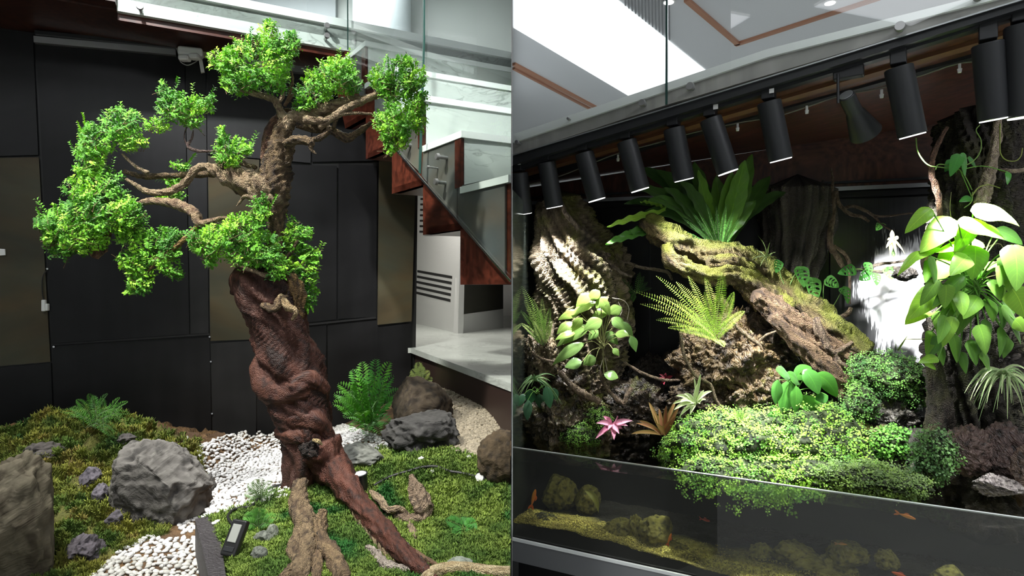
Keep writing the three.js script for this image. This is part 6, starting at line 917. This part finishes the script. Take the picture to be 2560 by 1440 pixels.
fern('fern', 'narrow toothed fern fronds beneath the broad strap leaves', [1800, 632, 2.98], [[1700, 540, 0], [1720, 520, 0], [1745, 530, -0.05], [1765, 510, -0.05], [1790, 515, -0.05], [1815, 510, -0.05], [1835, 525, 0], [1850, 545, 0], [1690, 570, 0], [1730, 560, -0.08]], { w: 0.032, n: 42, pw: 0.35, bow: 0.05, bare: 0.02, cols: ['#2f6a1c', '#5a9a34'], sweep: 0.15, rib: '#3c5a20' });
fern('sword_fern', 'bright yellow green sword fern on the crumbly rock pillar', [1792, 852, 2.76], [[1584, 728, 0, 1], [1640, 690, 0.05, 0.9], [1650, 738, 0, 0.9], [1690, 705, 0.05, 1], [1720, 690, 0.1, 0.8], [1762, 690, 0.1, 0.8], [1804, 680, 0, 0.9], [1812, 690, -0.08, 0.9], [1862, 778, -0.05, 0.9], [1835, 730, -0.02, 0.9], [1810, 868, -0.12, 0.8], [1690, 760, -0.05, 1], [1640, 800, -0.05, 1], [1700, 830, -0.1, 1], [1670, 820, -0.05, 0.9], [1730, 740, -0.05, 1], [1760, 730, -0.05, 1], [1715, 790, -0.1, 1], [1600, 760, 0.02, 0.9]], { w: 0.062, n: 34, pw: 0.17, bow: 0.14, cols: ['#7cae20', '#b8d84a'], sweep: 0.2, rib: '#9ab43c', spread: 0.012 });
fern('fern', 'pale upright fern in the far corner beside the lit bark', [1360, 865, 3.05], [[1305, 715, 0, 1], [1330, 745, 0, 1], [1310, 752, 0, 0.8], [1345, 770, 0, 1], [1375, 770, 0, 0.9], [1380, 800, 0, 0.8], [1302, 808, 0, 0.8], [1300, 775, -0.03, 0.8], [1330, 800, -0.04, 0.8], [1355, 745, 0.04, 0.8], [1320, 830, -0.03, 0.7]], { w: 0.05, n: 30, pw: 0.26, bow: 0.1, cols: ['#6c9a34', '#c0d878'], sweep: 0.3 });
fern('fern', 'tiny pale fern sprig standing on the creeper bank', [1850, 1055, 2.62], [[1838, 1022, 0], [1845, 1015, 0], [1868, 1015, 0], [1832, 1035, 0], [1876, 1032, 0], [1855, 1025, -0.02]], { w: 0.03, n: 12, pw: 0.3, bow: 0.05, cols: ['#9ac84c', '#c8e884'] });
fern('fern', 'small dark ferny tuft under the grey vine in the gap', [1590, 735, 3.25], [[1545, 690, 0], [1560, 740, 0], [1555, 720, 0], [1610, 690, 0], [1620, 705, 0], [1600, 680, 0], [1575, 760, 0], [1630, 720, 0]], { w: 0.035, n: 12, pw: 0.34, bow: 0.1, cols: ['#2f5a20', '#4f8030'] });
straps('spider_plant', 'grassy dark green plant arching in the far corner', 'plant', 2.95, [1335, 950], Array.from({ length: 30 }, (_, i) => { const a = -0.2 + i / 29 * 3.5; return [1335 + Math.cos(a) * rr(40, 70) * (Math.cos(a) < 0 ? 0.7 : 1), 950 - Math.sin(a) * rr(15, 40) + rr(10, 60), 7]; }), { bow: 0.4, cols: ['#3c6a34', '#8aa868'] });
straps('spider_plant', 'arching grassy plant with pale striped blades on the near trunk', 'plant', 2.2, [2505, 935], Array.from({ length: 44 }, (_, i) => { const a = i / 43 * 3.4 - 0.15, up = Math.sin(a); return [2505 + Math.cos(a) * rr(50, 110), 935 - up * rr(0, 30) + rr(20, 130), 9]; }), { bow: 0.5, cols: ['#5a8a3c', '#b4c88a'], edge: '#d8e0b0', spread: 0.02 });
straps('spider_plant', 'cream striped spider plant on the bank beside the brown bromeliad', 'plant', 2.75, [1738, 1008], [[1690, 990, 12], [1685, 1025, 12], [1700, 1040, 11], [1715, 1020, 12], [1745, 960, 10], [1752, 935, 8], [1760, 975, 10], [1780, 978, 10], [1735, 945, 7], [1700, 1005, 12], [1725, 1035, 10], [1750, 1010, 9], [1765, 1000, 9], [1682, 1010, 11], [1710, 985, 12]], { bow: 0.22, cols: ['#9ab860', '#d8e4a8'], edge: '#f0f4d4', pr: prof.strap });
straps('bromeliad', 'pink star shaped bromeliad rosette at the water edge', 'plant', 2.92, [1531, 1062], [[1490, 1058, 15], [1508, 1040, 13], [1515, 1046, 12], [1545, 1040, 10], [1582, 1052, 15], [1570, 1065, 12], [1535, 1100, 16, -0.08], [1548, 1085, 14, -0.08], [1488, 1098, 14, -0.06], [1500, 1088, 13, -0.07], [1555, 1072, 12], [1520, 1075, 13, -0.08]], { bow: 0.15, pr: prof.lance, cols: ['#b0607c', '#e8a8bc'], edge: '#8a4058', wave: 0.03 });
straps('bromeliad', 'orange brown bromeliad with narrow leaves beside the creeper bank', 'plant', 2.78, [1658, 1085], [[1596, 1052, 13], [1578, 1085, 12, -0.06], [1590, 1058, 11], [1622, 1005, 13], [1635, 1030, 13], [1648, 1022, 12], [1665, 1015, 13], [1690, 1000, 12], [1698, 1018, 12], [1690, 1040, 11], [1640, 1060, 12, -0.05], [1680, 1050, 11, -0.05]], { bow: 0.12, pr: prof.strap, cols: ['#9a5a34', '#c8a05c'], edge: '#8a8a3c' });
straps('bromeliad', 'tiny crimson rosette in the dark gap between the rocks', 'plant', 3.1, [1662, 950], [[1642, 950, 9], [1648, 936, 9], [1665, 932, 8], [1682, 940, 9], [1678, 955, 8], [1660, 962, 9], [1650, 960, 8]], { bow: 0.1, pr: prof.lance, cols: ['#8a1c30', '#b83850'] });
straps('air_plant', 'small spiky green plant hanging on the mossy log', 'plant', 2.85, [1915, 640], [[1880, 650, 6], [1890, 625, 6], [1905, 600, 5], [1925, 605, 6], [1940, 630, 6], [1945, 655, 6], [1920, 670, 6], [1900, 668, 6], [1895, 590, 4]], { bow: 0.2, cols: ['#4a5a2c', '#7a8a4c'] });
straps('air_plant', 'yellowish tuft with fine leaves hanging before the white patch of painted light and scale', 'plant', 2.85, [2232, 600], [[2215, 620, 8], [2225, 640, 10], [2240, 640, 9], [2255, 625, 8], [2262, 635, 6], [2218, 600, 8], [2245, 590, 9], [2230, 575, 10]], { bow: 0.1, cols: ['#c0b860', '#e0dc98'], pr: prof.lance });
straps('grass_tuft', 'thin dry grass tuft before the white patch of painted light and scale beside the ivy', 'plant', 2.8, [2245, 875], [[2232, 870, 5], [2272, 835, 8], [2260, 850, 6], [2235, 850, 4]], { bow: 0.05, cols: ['#7ca044', '#a8c468'] });
single('cocoon_pod', stone(P(2312, 655, 2.3), V(10 * 2.3 / FOCAL, 22 * 2.3 / FOCAL, 0.012), 400, { det: 8, cols: ['#9a7480', '#b8949c', '#7a5a64'], amp: 0.1, cuts: 0 }), M.rock, 'pinkish dried pod hanging among the big yellow green leaves', 'pod');
single('stone_perch', stone(P(2262, 682, 2.75), V(0.055, 0.035, 0.04), 402, { det: 10, cols: ['#2a2622', '#3d3833', '#1a1714'], cuts: 5 }), M.wetRock, 'dark lump of bark held in the vines before the white patch of painted light and scale', 'bark');
{ // hanging vines and fine roots
  const vine = (label, d, pts, r, col) => single('vine', (() => { const mb = new MB(); for (const p of pts) mb.tube(p.map(([x, y]) => P(x, y, d)), r, r * 0.7, col, 5, 6); return mb.geo(0.006); })(), M.twig, label, 'vine');
  vine('green vine looping under the glowing foot of the large spotlight', 2.3, [[[2290, 345], [2295, 380], [2320, 412], [2350, 418], [2390, 420], [2430, 405], [2450, 380], [2452, 350], [2440, 325], [2450, 312]], [[2338, 425], [2345, 412], [2375, 415], [2400, 425], [2415, 445], [2430, 475]], [[2432, 480], [2428, 505], [2410, 520]]], 0.0028, '#63803c');
  vine('yellow green vine curling on the upper dark trunk', 2.28, [[[2500, 310], [2500, 350], [2502, 385], [2515, 400], [2540, 402], [2552, 390], [2556, 370]], [[2430, 490], [2445, 470], [2470, 462], [2500, 470]]], 0.0026, '#77803c');
  vine('pale hair roots dangling from the glossy leaved plant', 3.0, [[[1530, 745], [1560, 752], [1572, 770], [1568, 800]], [[1545, 755], [1555, 775], [1550, 790]], [[1508, 895], [1500, 930], [1510, 960], [1540, 998]], [[1512, 895], [1518, 925], [1520, 935]]], 0.0022, '#a59a8a');
  vine('fine bare stems hanging behind the big yellow green leaves', 2.3, [[[2380, 560], [2375, 520], [2378, 480]], [[2460, 620], [2500, 610], [2515, 640]], [[2340, 700], [2330, 660], [2322, 600]], [[2262, 848], [2300, 848], [2330, 846]], [[2450, 700], [2480, 690], [2530, 680]], [[2430, 740], [2410, 760], [2380, 830]]], 0.0018, '#7d7a50');
}
scene.traverse((o) => { if (o.isMesh) o.castShadow = o.receiveShadow = true; });
renderer.render(scene, camera);
